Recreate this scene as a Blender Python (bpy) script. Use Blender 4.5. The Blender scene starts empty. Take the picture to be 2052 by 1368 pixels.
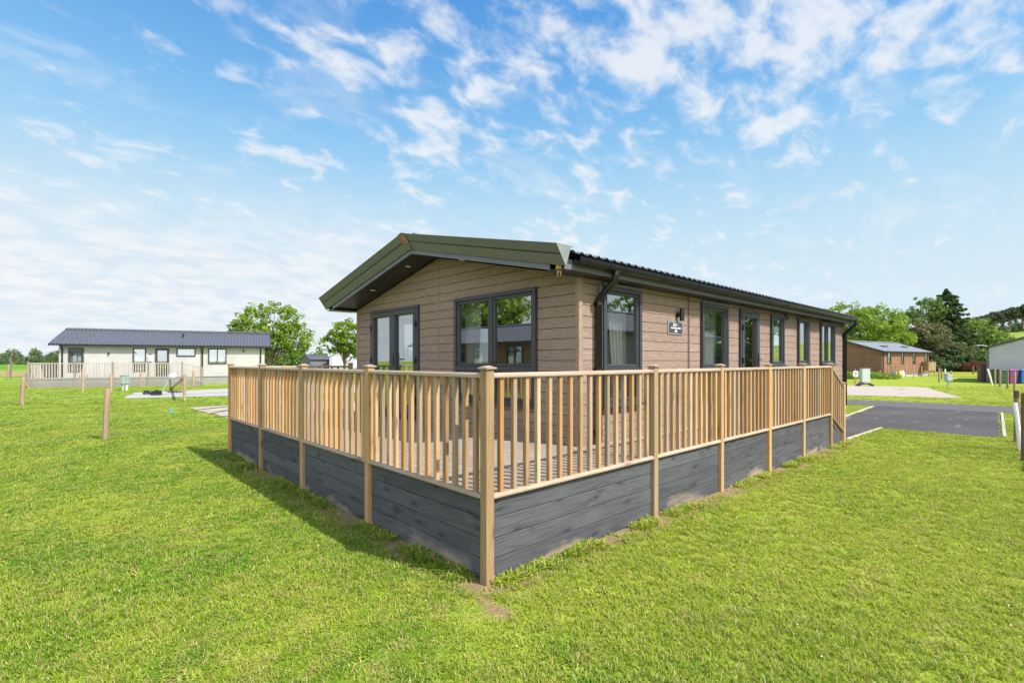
import bpy, bmesh, math, random
import numpy as np
from mathutils import Vector, Matrix
R = math.radians
random.seed(7)
rng = np.random.default_rng(7)
S = bpy.context.scene
COL = S.collection

# ------------------------------------------------------------------ camera
F, YAW, Y0 = 999.6, R(47.02), 723.5           # focal length and horizon row, in pixels of a 2052 px wide frame
CX, CY, CZ = -2.3315, -2.7657, 1.605
cd = bpy.data.cameras.new('camera'); cam = bpy.data.objects.new('camera', cd); COL.objects.link(cam)
cam.location = (CX, CY, CZ); cam.rotation_euler = (R(90), 0, YAW - R(90))
cd.sensor_width = 36; cd.lens = 36 * F / 2052; cd.shift_y = (Y0 - 684) / 2052
cd.clip_start = 0.05; cd.clip_end = 20000
S.camera = cam
S.render.resolution_x = 1024; S.render.resolution_y = 682

# ------------------------------------------------------------------ sun, sky, exposure
SUN = Vector((0.208, -0.629, 0.749)).normalized()
sd = bpy.data.lights.new('sun', 'SUN'); sd.energy = 3.1; sd.angle = R(0.5); sd.color = (1.0, 0.96, 0.90)
so = bpy.data.objects.new('sun', sd); COL.objects.link(so)
so.rotation_euler = SUN.to_track_quat('Z', 'Y').to_euler()
S.view_settings.view_transform = 'Standard'; S.view_settings.look = 'None'
S.view_settings.exposure = 1.30; S.view_settings.gamma = 1
S.render.engine = 'CYCLES'
try:
    S.cycles.transparent_max_bounces = 16
except Exception: pass

W = bpy.data.worlds.new('World'); S.world = W; W.use_nodes = True
def build_world():
    nt = W.node_tree; nt.nodes.clear(); N = nt.nodes.new; L = nt.links.new
    out = N('ShaderNodeOutputWorld'); bg = N('ShaderNodeBackground'); bg.inputs['Strength'].default_value = 0.077
    sky = N('ShaderNodeTexSky'); sky.sky_type = 'NISHITA'; sky.sun_disc = False
    sky.sun_elevation = math.asin(SUN.z); sky.sun_rotation = math.atan2(SUN.x, SUN.y)
    sky.air_density = 1.0; sky.dust_density = 0.6; sky.ozone_density = 2.5
    tc = N('ShaderNodeTexCoord'); sep = N('ShaderNodeSeparateXYZ'); L(tc.outputs['Generated'], sep.inputs[0])
    def math_(op, a, b=None, c=None, clamp=False):
        m = N('ShaderNodeMath'); m.operation = op; m.use_clamp = clamp
        for i, v in enumerate((a, b, c)):
            if v is None: continue
            if isinstance(v, (int, float)): m.inputs[i].default_value = v
            else: L(v, m.inputs[i])
        return m.outputs[0]
    z = math_('MAXIMUM', sep.outputs[2], 0.0)
    zz = math_('ADD', z, 0.27)
    px = math_('DIVIDE', sep.outputs[0], zz); py = math_('DIVIDE', sep.outputs[1], zz)
    comb = N('ShaderNodeCombineXYZ'); L(px, comb.inputs[0]); L(py, comb.inputs[1])
    def noise(scale, detail, rough, off, dist=0.0, stretch=(1, 1)):
        mp = N('ShaderNodeMapping'); mp.inputs['Location'].default_value = off
        mp.inputs['Scale'].default_value = (stretch[0], stretch[1], 1); mp.inputs['Rotation'].default_value = (0, 0, R(-62))
        L(comb.outputs[0], mp.inputs[0])
        n = N('ShaderNodeTexNoise'); n.inputs['Scale'].default_value = scale; n.inputs['Detail'].default_value = detail
        n.inputs['Roughness'].default_value = rough; n.inputs['Distortion'].default_value = dist
        L(mp.outputs[0], n.inputs['Vector']); return n.outputs['Fac']
    def ramp(v, a, b):
        m = N('ShaderNodeMapRange'); m.interpolation_type = 'SMOOTHSTEP'; L(v, m.inputs['Value'])
        m.inputs['From Min'].default_value = a; m.inputs['From Max'].default_value = b
        return m.outputs[0]
    def mixc(f, a, b):
        m = N('ShaderNodeMix'); m.data_type = 'RGBA'
        if isinstance(f, float): m.inputs[0].default_value = f
        else: L(f, m.inputs[0])
        for i_, v in ((6, a), (7, b)):
            if isinstance(v, tuple): m.inputs[i_].default_value = (*v, 1)
            else: L(v, m.inputs[i_])
        return m.outputs[2]
    big = noise(0.55, 2, 0.5, SKYOFF)
    puff = noise(2.9, 5, 0.52, (3.1, 8.4, 0), 0.15, (1.0, 1.15))
    cell = noise(8.0, 5, 0.55, (1.3, 2.2, 0), 0.3, (1.0, 1.5))
    right = math_('MULTIPLY_ADD', sep.outputs[1], -0.5, 0.5, True)
    wisp = noise(2.4, 6, 0.60, (5.1, 1.4, 0), 0.6, (1.0, 1.9))
    s1 = math_('ADD', math_('MULTIPLY', big, 0.50), math_('MULTIPLY', puff, 0.55))
    s1 = math_('ADD', s1, math_('MULTIPLY', cell, 0.95))
    lat = math_('ADD', math_('MULTIPLY', sep.outputs[0], 0.7316), math_('MULTIPLY', sep.outputs[1], -0.6817))
    # broken small cloud high in the south east, clear blue below it, thin veil low in the north
    s1 = math_('ADD', s1, math_('MULTIPLY', math_('MULTIPLY', ramp(z, 0.28, 0.46), ramp(lat, -0.75, 0.0)), 0.13))
    s1 = math_('ADD', s1, math_('MULTIPLY', math_('MULTIPLY', ramp(z, 0.42, 0.30), ramp(lat, 0.0, 0.35)), -0.03))
    left = ramp(lat, 0.45, -0.35)
    s1 = math_('ADD', s1, math_('MULTIPLY', math_('MULTIPLY', ramp(z, 0.40, 0.22), left), 0.08))
    mask = ramp(s1, 1.01, 1.30)
    thin = math_('MULTIPLY', ramp(math_('ADD', math_('MULTIPLY', wisp, 0.9), math_('MULTIPLY', cell, 0.25)), 0.56, 0.86), 0.60)
    bank = ramp(math_('ADD', math_('MULTIPLY', puff, 0.9), math_('MULTIPLY', cell, 0.22)), 0.22, 0.66)
    veil2 = math_('MULTIPLY', math_('MULTIPLY', ramp(z, 0.36, 0.12), math_('MULTIPLY_ADD', left, 0.95, 0.05)), bank)
    low = math_('MULTIPLY', math_('MULTIPLY', ramp(z, 0.28, 0.13), left), 0.66)
    mask = math_('MAXIMUM', math_('MULTIPLY', mask, 0.82), math_('MAXIMUM', math_('MAXIMUM', math_('MULTIPLY', veil2, 0.92), low), thin))
    tint = N('ShaderNodeMix'); tint.data_type = 'RGBA'; tint.blend_type = 'MULTIPLY'; tint.inputs[0].default_value = 1
    L(sky.outputs[0], tint.inputs[6]); tint.inputs[7].default_value = SKYTINT
    c = mixc(0.55, tint.outputs[2], (0.50, 1.95, 4.35))
    c = mixc(ramp(z, 0.66, 0.22), c, (1.75, 3.45, 4.80))
    c = mixc(ramp(z, 0.46, 0.05), c, (3.75, 4.48, 4.95))
    ccol = mixc(ramp(cell, 0.32, 0.62), (3.9, 4.35, 4.85), (4.85, 4.95, 5.05))
    c = mixc(mask, c, ccol)
    m2 = N('ShaderNodeMix'); m2.data_type = 'RGBA'; m2.inputs[0].default_value = 0; L(c, m2.inputs[6])
    # extra gain and warm white added to the sky behind the camera, as fill
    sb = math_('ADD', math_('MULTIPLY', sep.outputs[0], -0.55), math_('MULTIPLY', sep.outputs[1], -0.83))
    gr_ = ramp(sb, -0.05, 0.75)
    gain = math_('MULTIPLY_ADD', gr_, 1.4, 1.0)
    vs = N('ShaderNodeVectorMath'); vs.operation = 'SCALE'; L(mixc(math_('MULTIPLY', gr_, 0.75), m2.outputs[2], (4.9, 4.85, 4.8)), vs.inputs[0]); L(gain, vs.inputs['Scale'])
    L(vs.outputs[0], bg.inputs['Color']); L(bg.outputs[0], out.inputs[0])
SKYOFF = (0.35, 0.2, 0.0)
SKYTINT = (0.35, 0.85, 1.25, 1)
build_world()

# ------------------------------------------------------------------ helpers
def ray(x, y):
    u = (x - 1026) / F; v = -(y - Y0) / F
    return (math.cos(YAW) + u * math.sin(YAW), math.sin(YAW) - u * math.cos(YAW), v)
def gnd(x, y, z=0.0):
    r = ray(x, y); t = (z - CZ) / r[2]; return (CX + t * r[0], CY + t * r[1], z)
def at(x, y, D):
    r = ray(x, y); return (CX + D * r[0], CY + D * r[1], CZ + D * r[2])
def base(x, D): p = at(x, Y0, D); return (p[0], p[1], 0.0)

def tag(o, label=None, cat=None, group=None, kind=None):
    if label: o['label'] = label
    if cat: o['category'] = cat
    if group: o['group'] = group
    if kind: o['kind'] = kind
    return o
def empty(name, loc, rz=0, label=None, cat=None, group=None):
    o = bpy.data.objects.new(name, None); o.empty_display_size = 0.2; COL.objects.link(o)
    o.location = loc; o.rotation_euler = (0, 0, rz); tag(o, label, cat, group); return o

class MB:
    """collects boxes / prisms / tubes with grain UVs (metres) and a random value per piece"""
    def __init__(s, M=None):
        s.v = []; s.f = []; s.uv = []; s.r = []; s.sm = []; s.M = M or (lambda p: p)
    def poly(s, pts, uvs, r, smooth=False):
        n = len(s.v); s.v += [tuple(s.M(p)) for p in pts]; s.f.append(tuple(range(n, n + len(pts)))); s.uv += uvs; s.r.append(r); s.sm.append(smooth)
    def solid(s, verts, faces, grain=0, r=None, smooth=False):
        r = random.random() if r is None else r
        ou, ov = random.uniform(0, 50), random.uniform(0, 50)
        n = len(s.v); s.v += [tuple(s.M(p)) for p in verts]
        for f in faces:
            P = [Vector(verts[i]) for i in f]
            nrm = (P[1] - P[0]).cross(P[2] - P[0])
            ax = max(range(3), key=lambda k: abs(nrm[k]))
            oth = [k for k in range(3) if k != ax]
            if grain in oth: a, b = grain, [k for k in oth if k != grain][0]
            else: a, b = oth
            sc = 1 if grain in oth else 0.15
            s.f.append(tuple(n + i for i in f)); s.r.append(r); s.sm.append(smooth)
            s.uv += [(ou + p[a] * sc, ov + p[b] + 0.37 * ax) for p in P]
        return s
    BF = ((0, 3, 2, 1), (4, 5, 6, 7), (0, 1, 5, 4), (1, 2, 6, 5), (2, 3, 7, 6), (3, 0, 4, 7))
    def box(s, x0, x1, y0, y1, z0, z1, grain=0, r=None):
        V = [(x0, y0, z0), (x1, y0, z0), (x1, y1, z0), (x0, y1, z0), (x0, y0, z1), (x1, y0, z1), (x1, y1, z1), (x0, y1, z1)]
        return s.solid(V, MB.BF, grain, r)
    def obox(s, p0, p1, w, h, up=(0, 0, 1), r=None):
        """box along p0->p1 of width w, height h"""
        p0 = Vector(p0); p1 = Vector(p1); d = (p1 - p0).normalized(); up = Vector(up)
        sd = d.cross(up).normalized(); u2 = sd.cross(d)
        V = []
        for p in (p0, p1):
            for a, b in ((-1, -1), (1, -1), (1, 1), (-1, 1)): V.append(tuple(p + sd * a * w / 2 + u2 * b * h / 2))
        g = max(range(3), key=lambda k: abs(d[k]))
        return s.solid(V, ((0, 1, 2, 3), (7, 6, 5, 4), (0, 4, 5, 1), (1, 5, 6, 2), (2, 6, 7, 3), (3, 7, 4, 0)), g, r)
    def prism(s, prof, p0, p1, side, up, grain=0, r=None, smooth=False):
        """extrude 2D profile [(a,b)] (a along side, b along up) from p0 to p1"""
        p0 = Vector(p0); p1 = Vector(p1); side = Vector(side); up = Vector(up); n = len(prof)
        V = [tuple(p + side * a + up * b) for p in (p0, p1) for a, b in prof]
        Fs = [tuple(range(n))[::-1], tuple(range(n, 2 * n))] + [(i, (i + 1) % n, n + (i + 1) % n, n + i) for i in range(n)]
        return s.solid(V, Fs, grain, r, smooth)
    def tube(s, pts, rad, seg=10, r=None, cap=True, grain=2):
        pts = [Vector(p) for p in pts]; rads = rad if isinstance(rad, (list, tuple)) else [rad] * len(pts)
        V = []; prev = None
        for i, p in enumerate(pts):
            d = (pts[min(i + 1, len(pts) - 1)] - pts[max(i - 1, 0)]).normalized()
            a = d.orthogonal().normalized() if prev is None else (prev - d * prev.dot(d)).normalized()
            prev = a; b = d.cross(a)
            for k in range(seg):
                t = 2 * math.pi * k / seg; V.append(tuple(p + (a * math.cos(t) + b * math.sin(t)) * rads[i]))
        Fs = []
        for i in range(len(pts) - 1):
            for k in range(seg):
                k2 = (k + 1) % seg; Fs.append((i * seg + k, i * seg + k2, (i + 1) * seg + k2, (i + 1) * seg + k))
        n0 = len(s.sm)
        s.solid(V, Fs, grain, r, True)
        if cap:
            m = len(pts) - 1
            s.solid(V[:seg], [tuple(range(seg))[::-1]], grain, s.r[-1]); s.solid(V[m * seg:], [tuple(range(seg))], grain, s.r[-1])
        return s
    def build(s, name, mat, parent=None, off=(0, 0, 0), bevel=0, label=None, weld=True):
        me = bpy.data.meshes.new(name)
        o3 = Vector(off)
        me.from_pydata([tuple(Vector(v) - o3) for v in s.v], [], s.f)
        uvl = me.uv_layers.new(name='grain')
        uvl.data.foreach_set('uv', np.array(s.uv, dtype=np.float32).ravel())
        at_ = me.attributes.new('rnd', 'FLOAT', 'FACE'); at_.data.foreach_set('value', np.array(s.r, dtype=np.float32))
        me.polygons.foreach_set('use_smooth', np.array(s.sm, dtype=bool))
        bm = bmesh.new(); bm.from_mesh(me)
        if weld: bmesh.ops.remove_doubles(bm, verts=bm.verts, dist=1e-6) if False else None
        bmesh.ops.recalc_face_normals(bm, faces=bm.faces); bm.to_mesh(me); bm.free()
        me.materials.append(mat); me.update()
        o = bpy.data.objects.new(name, me); COL.objects.link(o)
        if parent: o.parent = parent
        if label: o['label'] = label
        if bevel:
            m = o.modifiers.new('bevel', 'BEVEL'); m.width = bevel; m.segments = 1; m.limit_method = 'ANGLE'; m.angle_limit = R(40)
        return o
MB.build_ = MB.build

# ------------------------------------------------------------------ materials
def newmat(name):
    m = bpy.data.materials.new(name); m.use_nodes = True; nt = m.node_tree
    b = nt.nodes['Principled BSDF']; return m, nt, b
class G:
    def __init__(s, nt): s.nt = nt
    def n(s, t, **k):
        n = s.nt.nodes.new(t)
        for a, v in k.items(): setattr(n, a, v)
        return n
    def l(s, a, b): s.nt.links.new(a, b)
    def m(s, op, a, b=None, c=None, clamp=False):
        n = s.n('ShaderNodeMath', operation=op, use_clamp=clamp)
        for i, v in enumerate((a, b, c)):
            if v is None: continue
            if isinstance(v, (int, float)): n.inputs[i].default_value = v
            else: s.l(v, n.inputs[i])
        return n.outputs[0]
    def noise(s, vec, scale, detail=3, rough=0.5, dist=0, dim='3D'):
        n = s.n('ShaderNodeTexNoise', noise_dimensions=dim); n.inputs['Scale'].default_value = scale
        n.inputs['Detail'].default_value = detail; n.inputs['Roughness'].default_value = rough; n.inputs['Distortion'].default_value = dist
        if vec is not None: s.l(vec, n.inputs['Vector'])
        return n.outputs['Fac']
    def mapv(s, vec, scale, loc=(0, 0, 0)):
        n = s.n('ShaderNodeMapping'); n.inputs['Scale'].default_value = scale; n.inputs['Location'].default_value = loc
        s.l(vec, n.inputs[0]); return n.outputs[0]
    def rmp(s, v, a, b, lo=0.0, hi=1.0, smooth=True):
        n = s.n('ShaderNodeMapRange'); n.interpolation_type = 'SMOOTHSTEP' if smooth else 'LINEAR'
        s.l(v, n.inputs['Value']); n.inputs['From Min'].default_value = a; n.inputs['From Max'].default_value = b
        n.inputs['To Min'].default_value = lo; n.inputs['To Max'].default_value = hi; return n.outputs[0]
    def mix(s, f, a, b, mode='MIX'):
        n = s.n('ShaderNodeMix', data_type='RGBA', blend_type=mode)
        if isinstance(f, (int, float)): n.inputs[0].default_value = f
        else: s.l(f, n.inputs[0])
        for i, v in ((6, a), (7, b)):
            if isinstance(v, tuple): n.inputs[i].default_value = (*v[:3], 1)
            else: s.l(v, n.inputs[i])
        return n.outputs[2]
    def attr(s, name, t='GEOMETRY'):
        n = s.n('ShaderNodeAttribute', attribute_name=name, attribute_type=t); return n
    def pos(s): return s.n('ShaderNodeNewGeometry').outputs['Position']
    def bump(s, h, strength, dist, bsdf):
        n = s.n('ShaderNodeBump'); n.inputs['Strength'].default_value = strength; n.inputs['Distance'].default_value = dist
        s.l(h, n.inputs['Height']); s.l(n.outputs[0], bsdf.inputs['Normal'])

def plain(name, col, rough=0.6, metal=0, var=0.12, scale=6, bump=0, spec=None):
    m, nt, b = newmat(name); g = G(nt)
    n = g.noise(g.pos(), scale, 4, 0.6)
    k = g.rmp(n, 0.3, 0.7, 1 - var, 1 + var)
    c = g.n('ShaderNodeVectorMath', operation='SCALE'); c.inputs[0].default_value = col[:3]; g.l(k, c.inputs['Scale'])
    g.l(c.outputs[0], b.inputs['Base Color']); b.inputs['Roughness'].default_value = rough; b.inputs['Metallic'].default_value = metal
    if spec is not None: b.inputs['Specular IOR Level'].default_value = spec
    if bump: g.bump(n, bump, 0.01, b)
    return m

def wood(name, c1, c2, dark=(0.16, 0.09, 0.045), knots=True, weather=None, dirt=False, rough=0.72, grain=1.0, rv=0.22, hue=None):
    m, nt, b = newmat(name); g = G(nt)
    uv = g.n('ShaderNodeUVMap', uv_map='grain').outputs[0]
    rnd = g.attr('rnd').outputs['Fac']
    # warp the grain gently
    w = g.noise(g.mapv(uv, (1.3, 5, 1)), 1.6, 2)
    su = g.n('ShaderNodeSeparateXYZ'); g.l(uv, su.inputs[0])
    wv = g.m('MULTIPLY_ADD', w, 0.10, su.outputs[1])
    cb = g.n('ShaderNodeCombineXYZ'); g.l(su.outputs[0], cb.inputs[0]); g.l(wv, cb.inputs[1])
    gr = g.noise(g.mapv(cb.outputs[0], (1.6, 62, 1)), 1.0, 3, 0.6)
    gr2 = g.noise(g.mapv(cb.outputs[0], (6, 260, 1)), 1.0, 2, 0.6)
    f = g.m('ADD', g.m('MULTIPLY', gr, 0.8), g.m('MULTIPLY', gr2, 0.2))
    f = g.rmp(f, 0.34, 0.66)
    col = g.mix(g.m('MULTIPLY', f, grain, clamp=True), c1, c2)
    blot = g.noise(g.mapv(uv, (2.2, 6, 1), (7, 3, 0)), 1.0, 3, 0.55)
    col = g.mix(g.rmp(blot, 0.42, 0.75, 0, 0.5), col, hue or tuple(x * 1.18 for x in c2))
    if knots:
        vo = g.n('ShaderNodeTexVoronoi', voronoi_dimensions='2D'); vo.inputs['Scale'].default_value = 1.0
        wk = g.n('ShaderNodeTexNoise'); wk.inputs['Scale'].default_value = 9; g.l(uv, wk.inputs['Vector']); wa = g.n('ShaderNodeVectorMath', operation='MULTIPLY_ADD'); g.l(wk.outputs['Color'], wa.inputs[0]); wa.inputs[1].default_value = (0.10, 0.05, 0); g.l(uv, wa.inputs[2]); g.l(g.mapv(wa.outputs[0], (2.3, 8.5, 1)), vo.inputs['Vector'])
        kn = g.rmp(vo.outputs['Distance'], 0.15, 0.05, 0, 0.85)
        ring = g.rmp(vo.outputs['Distance'], 0.34, 0.10, 0, 0.45)
        sepc = g.n('ShaderNodeSeparateColor'); g.l(vo.outputs['Color'], sepc.inputs[0])
        on = g.rmp(sepc.outputs[0], 0.55, 0.60)
        col = g.mix(g.m('MULTIPLY', ring, on), col, tuple(0.5 * (a + d) for a, d in zip(c1, dark)))
        col = g.mix(g.m('MULTIPLY', kn, on), col, dark)
    if weather:
        wn = g.noise(g.mapv(uv, (1.9, 7, 1), (2, 9, 0)), 1.0, 5, 0.65, 1.2)
        col = g.mix(g.rmp(wn, weather[1], weather[2]), col, weather[0])
    if knots and not dirt and rv > 0.2:
        rn2 = g.m('FRACT', g.m('MULTIPLY', rnd, 7.31))
        col = g.mix(g.rmp(rn2, 0.45, 1.0, 0, 0.65), col, (0.46, 0.235, 0.075)); col = g.mix(g.rmp(rn2, 0.30, 0.0, 0, 0.5), col, (0.40, 0.31, 0.215))
    k = g.rmp(rnd, 0, 1, 1 - rv, 1 + rv * 0.75, False)
    sc = g.n('ShaderNodeVectorMath', operation='SCALE'); g.l(col, sc.inputs[0]); g.l(k, sc.inputs['Scale']); col = sc.outputs[0]
    if dirt:
        ps = g.pos(); sp = g.n('ShaderNodeSeparateXYZ'); g.l(ps, sp.inputs[0])
        dn = g.noise(g.mapv(ps, (1.7, 1.7, 9)), 1.0, 4, 0.65)
        patch = g.noise(g.mapv(ps, (0.9, 0.9, 1.5), (3, 7, 0)), 1.0, 3, 0.6)
        h = g.m('ADD', sp.outputs[2], g.m('MULTIPLY', dn, -0.42)); h = g.m('ADD', h, g.rmp(patch, 0.40, 0.62, 0.16, -0.02))
        col = g.mix(g.rmp(h, -0.06, -0.20, 0, 0.62), col, (0.30, 0.235, 0.165))
        col = g.mix(g.rmp(h, -0.16, -0.24, 0, 0.5), col, (0.36, 0.25, 0.15))
    g.l(col, b.inputs['Base Color']); b.inputs['Roughness'].default_value = rough
    b.inputs['Specular IOR Level'].default_value = 0.3
    g.bump(f, 0.25, 0.003, b); return m

def grass_colour(g, ps, spatial=True):
    """shared lawn colour field (world position)"""
    a = g.noise(g.mapv(ps, (1, 1, 0)), 0.8, 4, 0.6)
    c = g.noise(g.mapv(ps, (1, 1, 0), (9, 4, 0)), 4.5, 4, 0.65)
    sx = g.n('ShaderNodeSeparateXYZ'); g.l(ps, sx.inputs[0])
    dry = g.rmp(g.m('SUBTRACT', sx.outputs[0], sx.outputs[1]), -3, 5, -0.05, 0.13)
    a = g.m('ADD', a, dry)
    col = g.mix(g.rmp(g.m('ADD', g.m('MULTIPLY', a, 0.65), g.m('MULTIPLY', g.noise(g.mapv(ps, (1, 1, 0), (17, 5, 0)), 2.6, 3, 0.6), 0.35)), 0.36, 0.60), (0.130, 0.265, 0.014), (0.340, 0.405, 0.036))
    col = g.mix(g.rmp(c, 0.48, 0.70, 0, 0.7), col, (0.44, 0.40, 0.10))
    d = g.noise(g.mapv(ps, (1, 1, 0), (31, 14, 0)), 2.0, 5, 0.7)
    col = g.mix(g.rmp(d, 0.60, 0.70, 0, 0.75), col, (0.40, 0.28, 0.12))
    return col
def deck_edge(g, ps):
    """distance outside the deck's outline, used for worn soil along it"""
    s = g.n('ShaderNodeSeparateXYZ'); g.l(ps, s.inputs[0])
    dx = g.m('SUBTRACT', g.m('ABSOLUTE', g.m('SUBTRACT', s.outputs[0], 4.65)), 4.65)
    dy = g.m('SUBTRACT', g.m('ABSOLUTE', g.m('SUBTRACT', s.outputs[1], 3.55)), 3.55)
    return g.m('MAXIMUM', dx, dy)
def spot(g, ps):
    d = g.n('ShaderNodeVectorMath', operation='DISTANCE'); g.l(ps, d.inputs[0]); d.inputs[1].default_value = (-0.22, -0.36, 0)
    return g.m('SUBTRACT', d.outputs['Value'], -0.15)
def mat_ground():
    m, nt, b = newmat('lawn_soil'); g = G(nt); ps = g.pos()
    col = grass_colour(g, ps)
    fine = g.noise(ps, 45, 4, 0.7)
    fine2 = g.noise(g.mapv(ps, (1, 1, 0)), 14, 4, 0.75)
    col = g.mix(g.rmp(fine, 0.40, 0.60, 0.7, 0), col, (0.08, 0.12, 0.015))
    col = g.mix(g.rmp(fine2, 0.55, 0.7, 0, 0.4), col, (0.33, 0.37, 0.06))
    e = g.m('ADD', g.m('MINIMUM', deck_edge(g, ps), spot(g, ps)), g.m('MULTIPLY_ADD', g.noise(ps, 6, 4, 0.7), -0.55, 0.12))
    soil = g.mix(fine2, (0.19, 0.125, 0.06), (0.36, 0.265, 0.14))
    col = g.mix(g.rmp(e, 0.16, 0.02), col, soil)
    g.l(col, b.inputs['Base Color']); b.inputs['Roughness'].default_value = 0.95; b.inputs['Specular IOR Level'].default_value = 0.1
    g.bump(g.m('ADD', fine, fine2), 0.9, 0.03, b); return m
def mat_blade():
    m, nt, b = newmat('grass_blade'); g = G(nt); ps = g.pos()
    col = grass_colour(g, ps)
    t = g.attr('tint', 'INSTANCER').outputs['Fac']; r = g.attr('rnd').outputs['Fac']
    col = g.mix(g.rmp(t, 0, 1, 0, 0.35, False), col, (0.16, 0.31, 0.020))
    col = g.mix(g.rmp(r, 0.62, 0.9, 0, 0.8), col, (0.52, 0.47, 0.14))
    col = g.mix(g.rmp(r, 0.93, 0.95, 0, 1), col, (0.52, 0.38, 0.21))
    col = g.mix(g.rmp(r, 0.20, 0.02, 0, 0.7), col, (0.07, 0.16, 0.012))
    g.l(col, b.inputs['Base Color']); b.inputs['Roughness'].default_value = 0.65; b.inputs['Specular IOR Level'].default_value = 0.08
    tr = g.n('ShaderNodeBsdfTranslucent'); g.l(col, tr.inputs[0]); mx = g.n('ShaderNodeMixShader'); mx.inputs[0].default_value = 0.35
    g.l(b.outputs[0], mx.inputs[1]); g.l(tr.outputs[0], mx.inputs[2]); g.l(mx.outputs[0], nt.nodes['Material Output'].inputs[0]); return m
def mat_leaf(name, c1, c2, c3=None):
    m, nt, b = newmat(name); g = G(nt)
    r = g.attr('rnd').outputs['Fac']
    col = g.mix(g.rmp(r, 0, 0.8, 0, 1, False), c1, c2)
    if c3: col = g.mix(g.rmp(r, 0.8, 1, 0, 1, False), col, c3)
    big = g.noise(g.pos(), 0.6, 2)
    col = g.mix(g.rmp(big, 0.4, 0.7, 0, 0.45), col, c1)
    g.l(col, b.inputs['Base Color']); b.inputs['Roughness'].default_value = 0.6; b.inputs['Specular IOR Level'].default_value = 0.25
    tr = g.n('ShaderNodeBsdfTranslucent'); g.l(col, tr.inputs[0]); mx = g.n('ShaderNodeMixShader'); mx.inputs[0].default_value = 0.4
    g.l(b.outputs[0], mx.inputs[1]); g.l(tr.outputs[0], mx.inputs[2]); g.l(mx.outputs[0], nt.nodes['Material Output'].inputs[0]); return m
def mat_glass(name='window_glass', tint=(0.90, 0.92, 0.91), ior=0.25):
    m, nt, b = newmat(name); g = G(nt); nt.nodes.remove(b)
    gl = g.n('ShaderNodeBsdfGlossy'); gl.inputs['Roughness'].default_value = 0.0; gl.inputs['Color'].default_value = (0.92, 0.95, 0.97, 1)
    tr = g.n('ShaderNodeBsdfTransparent'); tr.inputs[0].default_value = (*tint, 1)
    ge = g.n('ShaderNodeNewGeometry'); dt = g.n('ShaderNodeVectorMath', operation='DOT_PRODUCT'); g.l(ge.outputs['Normal'], dt.inputs[0]); g.l(ge.outputs['Incoming'], dt.inputs[1])
    q = g.m('POWER', g.m('SUBTRACT', 1.0, g.m('ABSOLUTE', dt.outputs['Value'])), 3.2)
    fr = g.m('MULTIPLY_ADD', q, 0.80, ior, clamp=True)
    mx = g.n('ShaderNodeMixShader'); g.l(fr, mx.inputs[0]); g.l(tr.outputs[0], mx.inputs[1]); g.l(gl.outputs[0], mx.inputs[2])
    g.l(mx.outputs[0], nt.nodes['Material Output'].inputs[0]); return m
def mat_asphalt():
    m, nt, b = newmat('asphalt'); g = G(nt); ps = g.pos()
    n = g.noise(ps, 60, 4, 0.8); n2 = g.noise(ps, 0.5, 4, 0.6); n3 = g.noise(g.mapv(ps, (0.5, 2.5, 1)), 1.2, 3)
    col = g.mix(g.rmp(n, 0.3, 0.7), (0.030, 0.024, 0.023), (0.066, 0.054, 0.052))
    col = g.mix(g.rmp(n2, 0.4, 0.7, 0, 0.5), col, (0.095, 0.085, 0.083))
    col = g.mix(g.rmp(n3, 0.62, 0.72, 0, 0.45), col, (0.20, 0.17, 0.13))
    g.l(col, b.inputs['Base Color']); b.inputs['Roughness'].default_value = 0.85; g.bump(n, 0.5, 0.01, b); return m
def mat_concrete(name, c=(0.52, 0.48, 0.43), stain=(0.30, 0.25, 0.19)):
    m, nt, b = newmat(name); g = G(nt); ps = g.pos()
    n = g.noise(ps, 1.1, 5, 0.65); n2 = g.noise(ps, 30, 3, 0.7); n3 = g.noise(g.mapv(ps, (0.25, 1.1, 1)), 1.0, 4, 0.6)
    col = g.mix(g.rmp(n, 0.3, 0.75), c, tuple(x * 0.84 for x in c))
    col = g.mix(g.rmp(n3, 0.60, 0.70, 0, 0.7), col, stain)
    col = g.mix(g.rmp(n2, 0.5, 0.8, 0, 0.2), col, stain)
    g.l(col, b.inputs['Base Color']); b.inputs['Roughness'].default_value = 0.9; return m
def mat_clad(name, c1, c2, rv=0.06):
    m, nt, b = newmat(name); g = G(nt)
    uv = g.n('ShaderNodeUVMap', uv_map='grain').outputs[0]; rnd = g.attr('rnd').outputs['Fac']
    w = g.noise(g.mapv(uv, (3, 12, 1)), 1.0, 3)
    cb = g.n('ShaderNodeVectorMath', operation='ADD'); g.l(uv, cb.inputs[0])
    ww = g.n('ShaderNodeCombineXYZ'); g.l(g.m('MULTIPLY', w, 0.06), ww.inputs[1]); g.l(ww.outputs[0], cb.inputs[1])
    gr = g.noise(g.mapv(cb.outputs[0], (6, 95, 1)), 1.0, 4, 0.65)
    f = g.rmp(gr, 0.36, 0.64)
    col = g.mix(f, c1, c2)
    bl = g.noise(g.pos(), 1.2, 4, 0.6); k = g.rmp(bl, 0.3, 0.7, 0.93, 1.07)
    k2 = g.rmp(rnd, 0, 1, 1 - rv, 1 + rv, False)
    sc = g.n('ShaderNodeVectorMath', operation='SCALE'); g.l(col, sc.inputs[0]); g.l(g.m('MULTIPLY', k, k2), sc.inputs['Scale'])
    g.l(sc.outputs[0], b.inputs['Base Color']); b.inputs['Roughness'].default_value = 0.75; b.inputs['Specular IOR Level'].default_value = 0.25
    g.bump(f, 0.5, 0.004, b); return m

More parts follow.
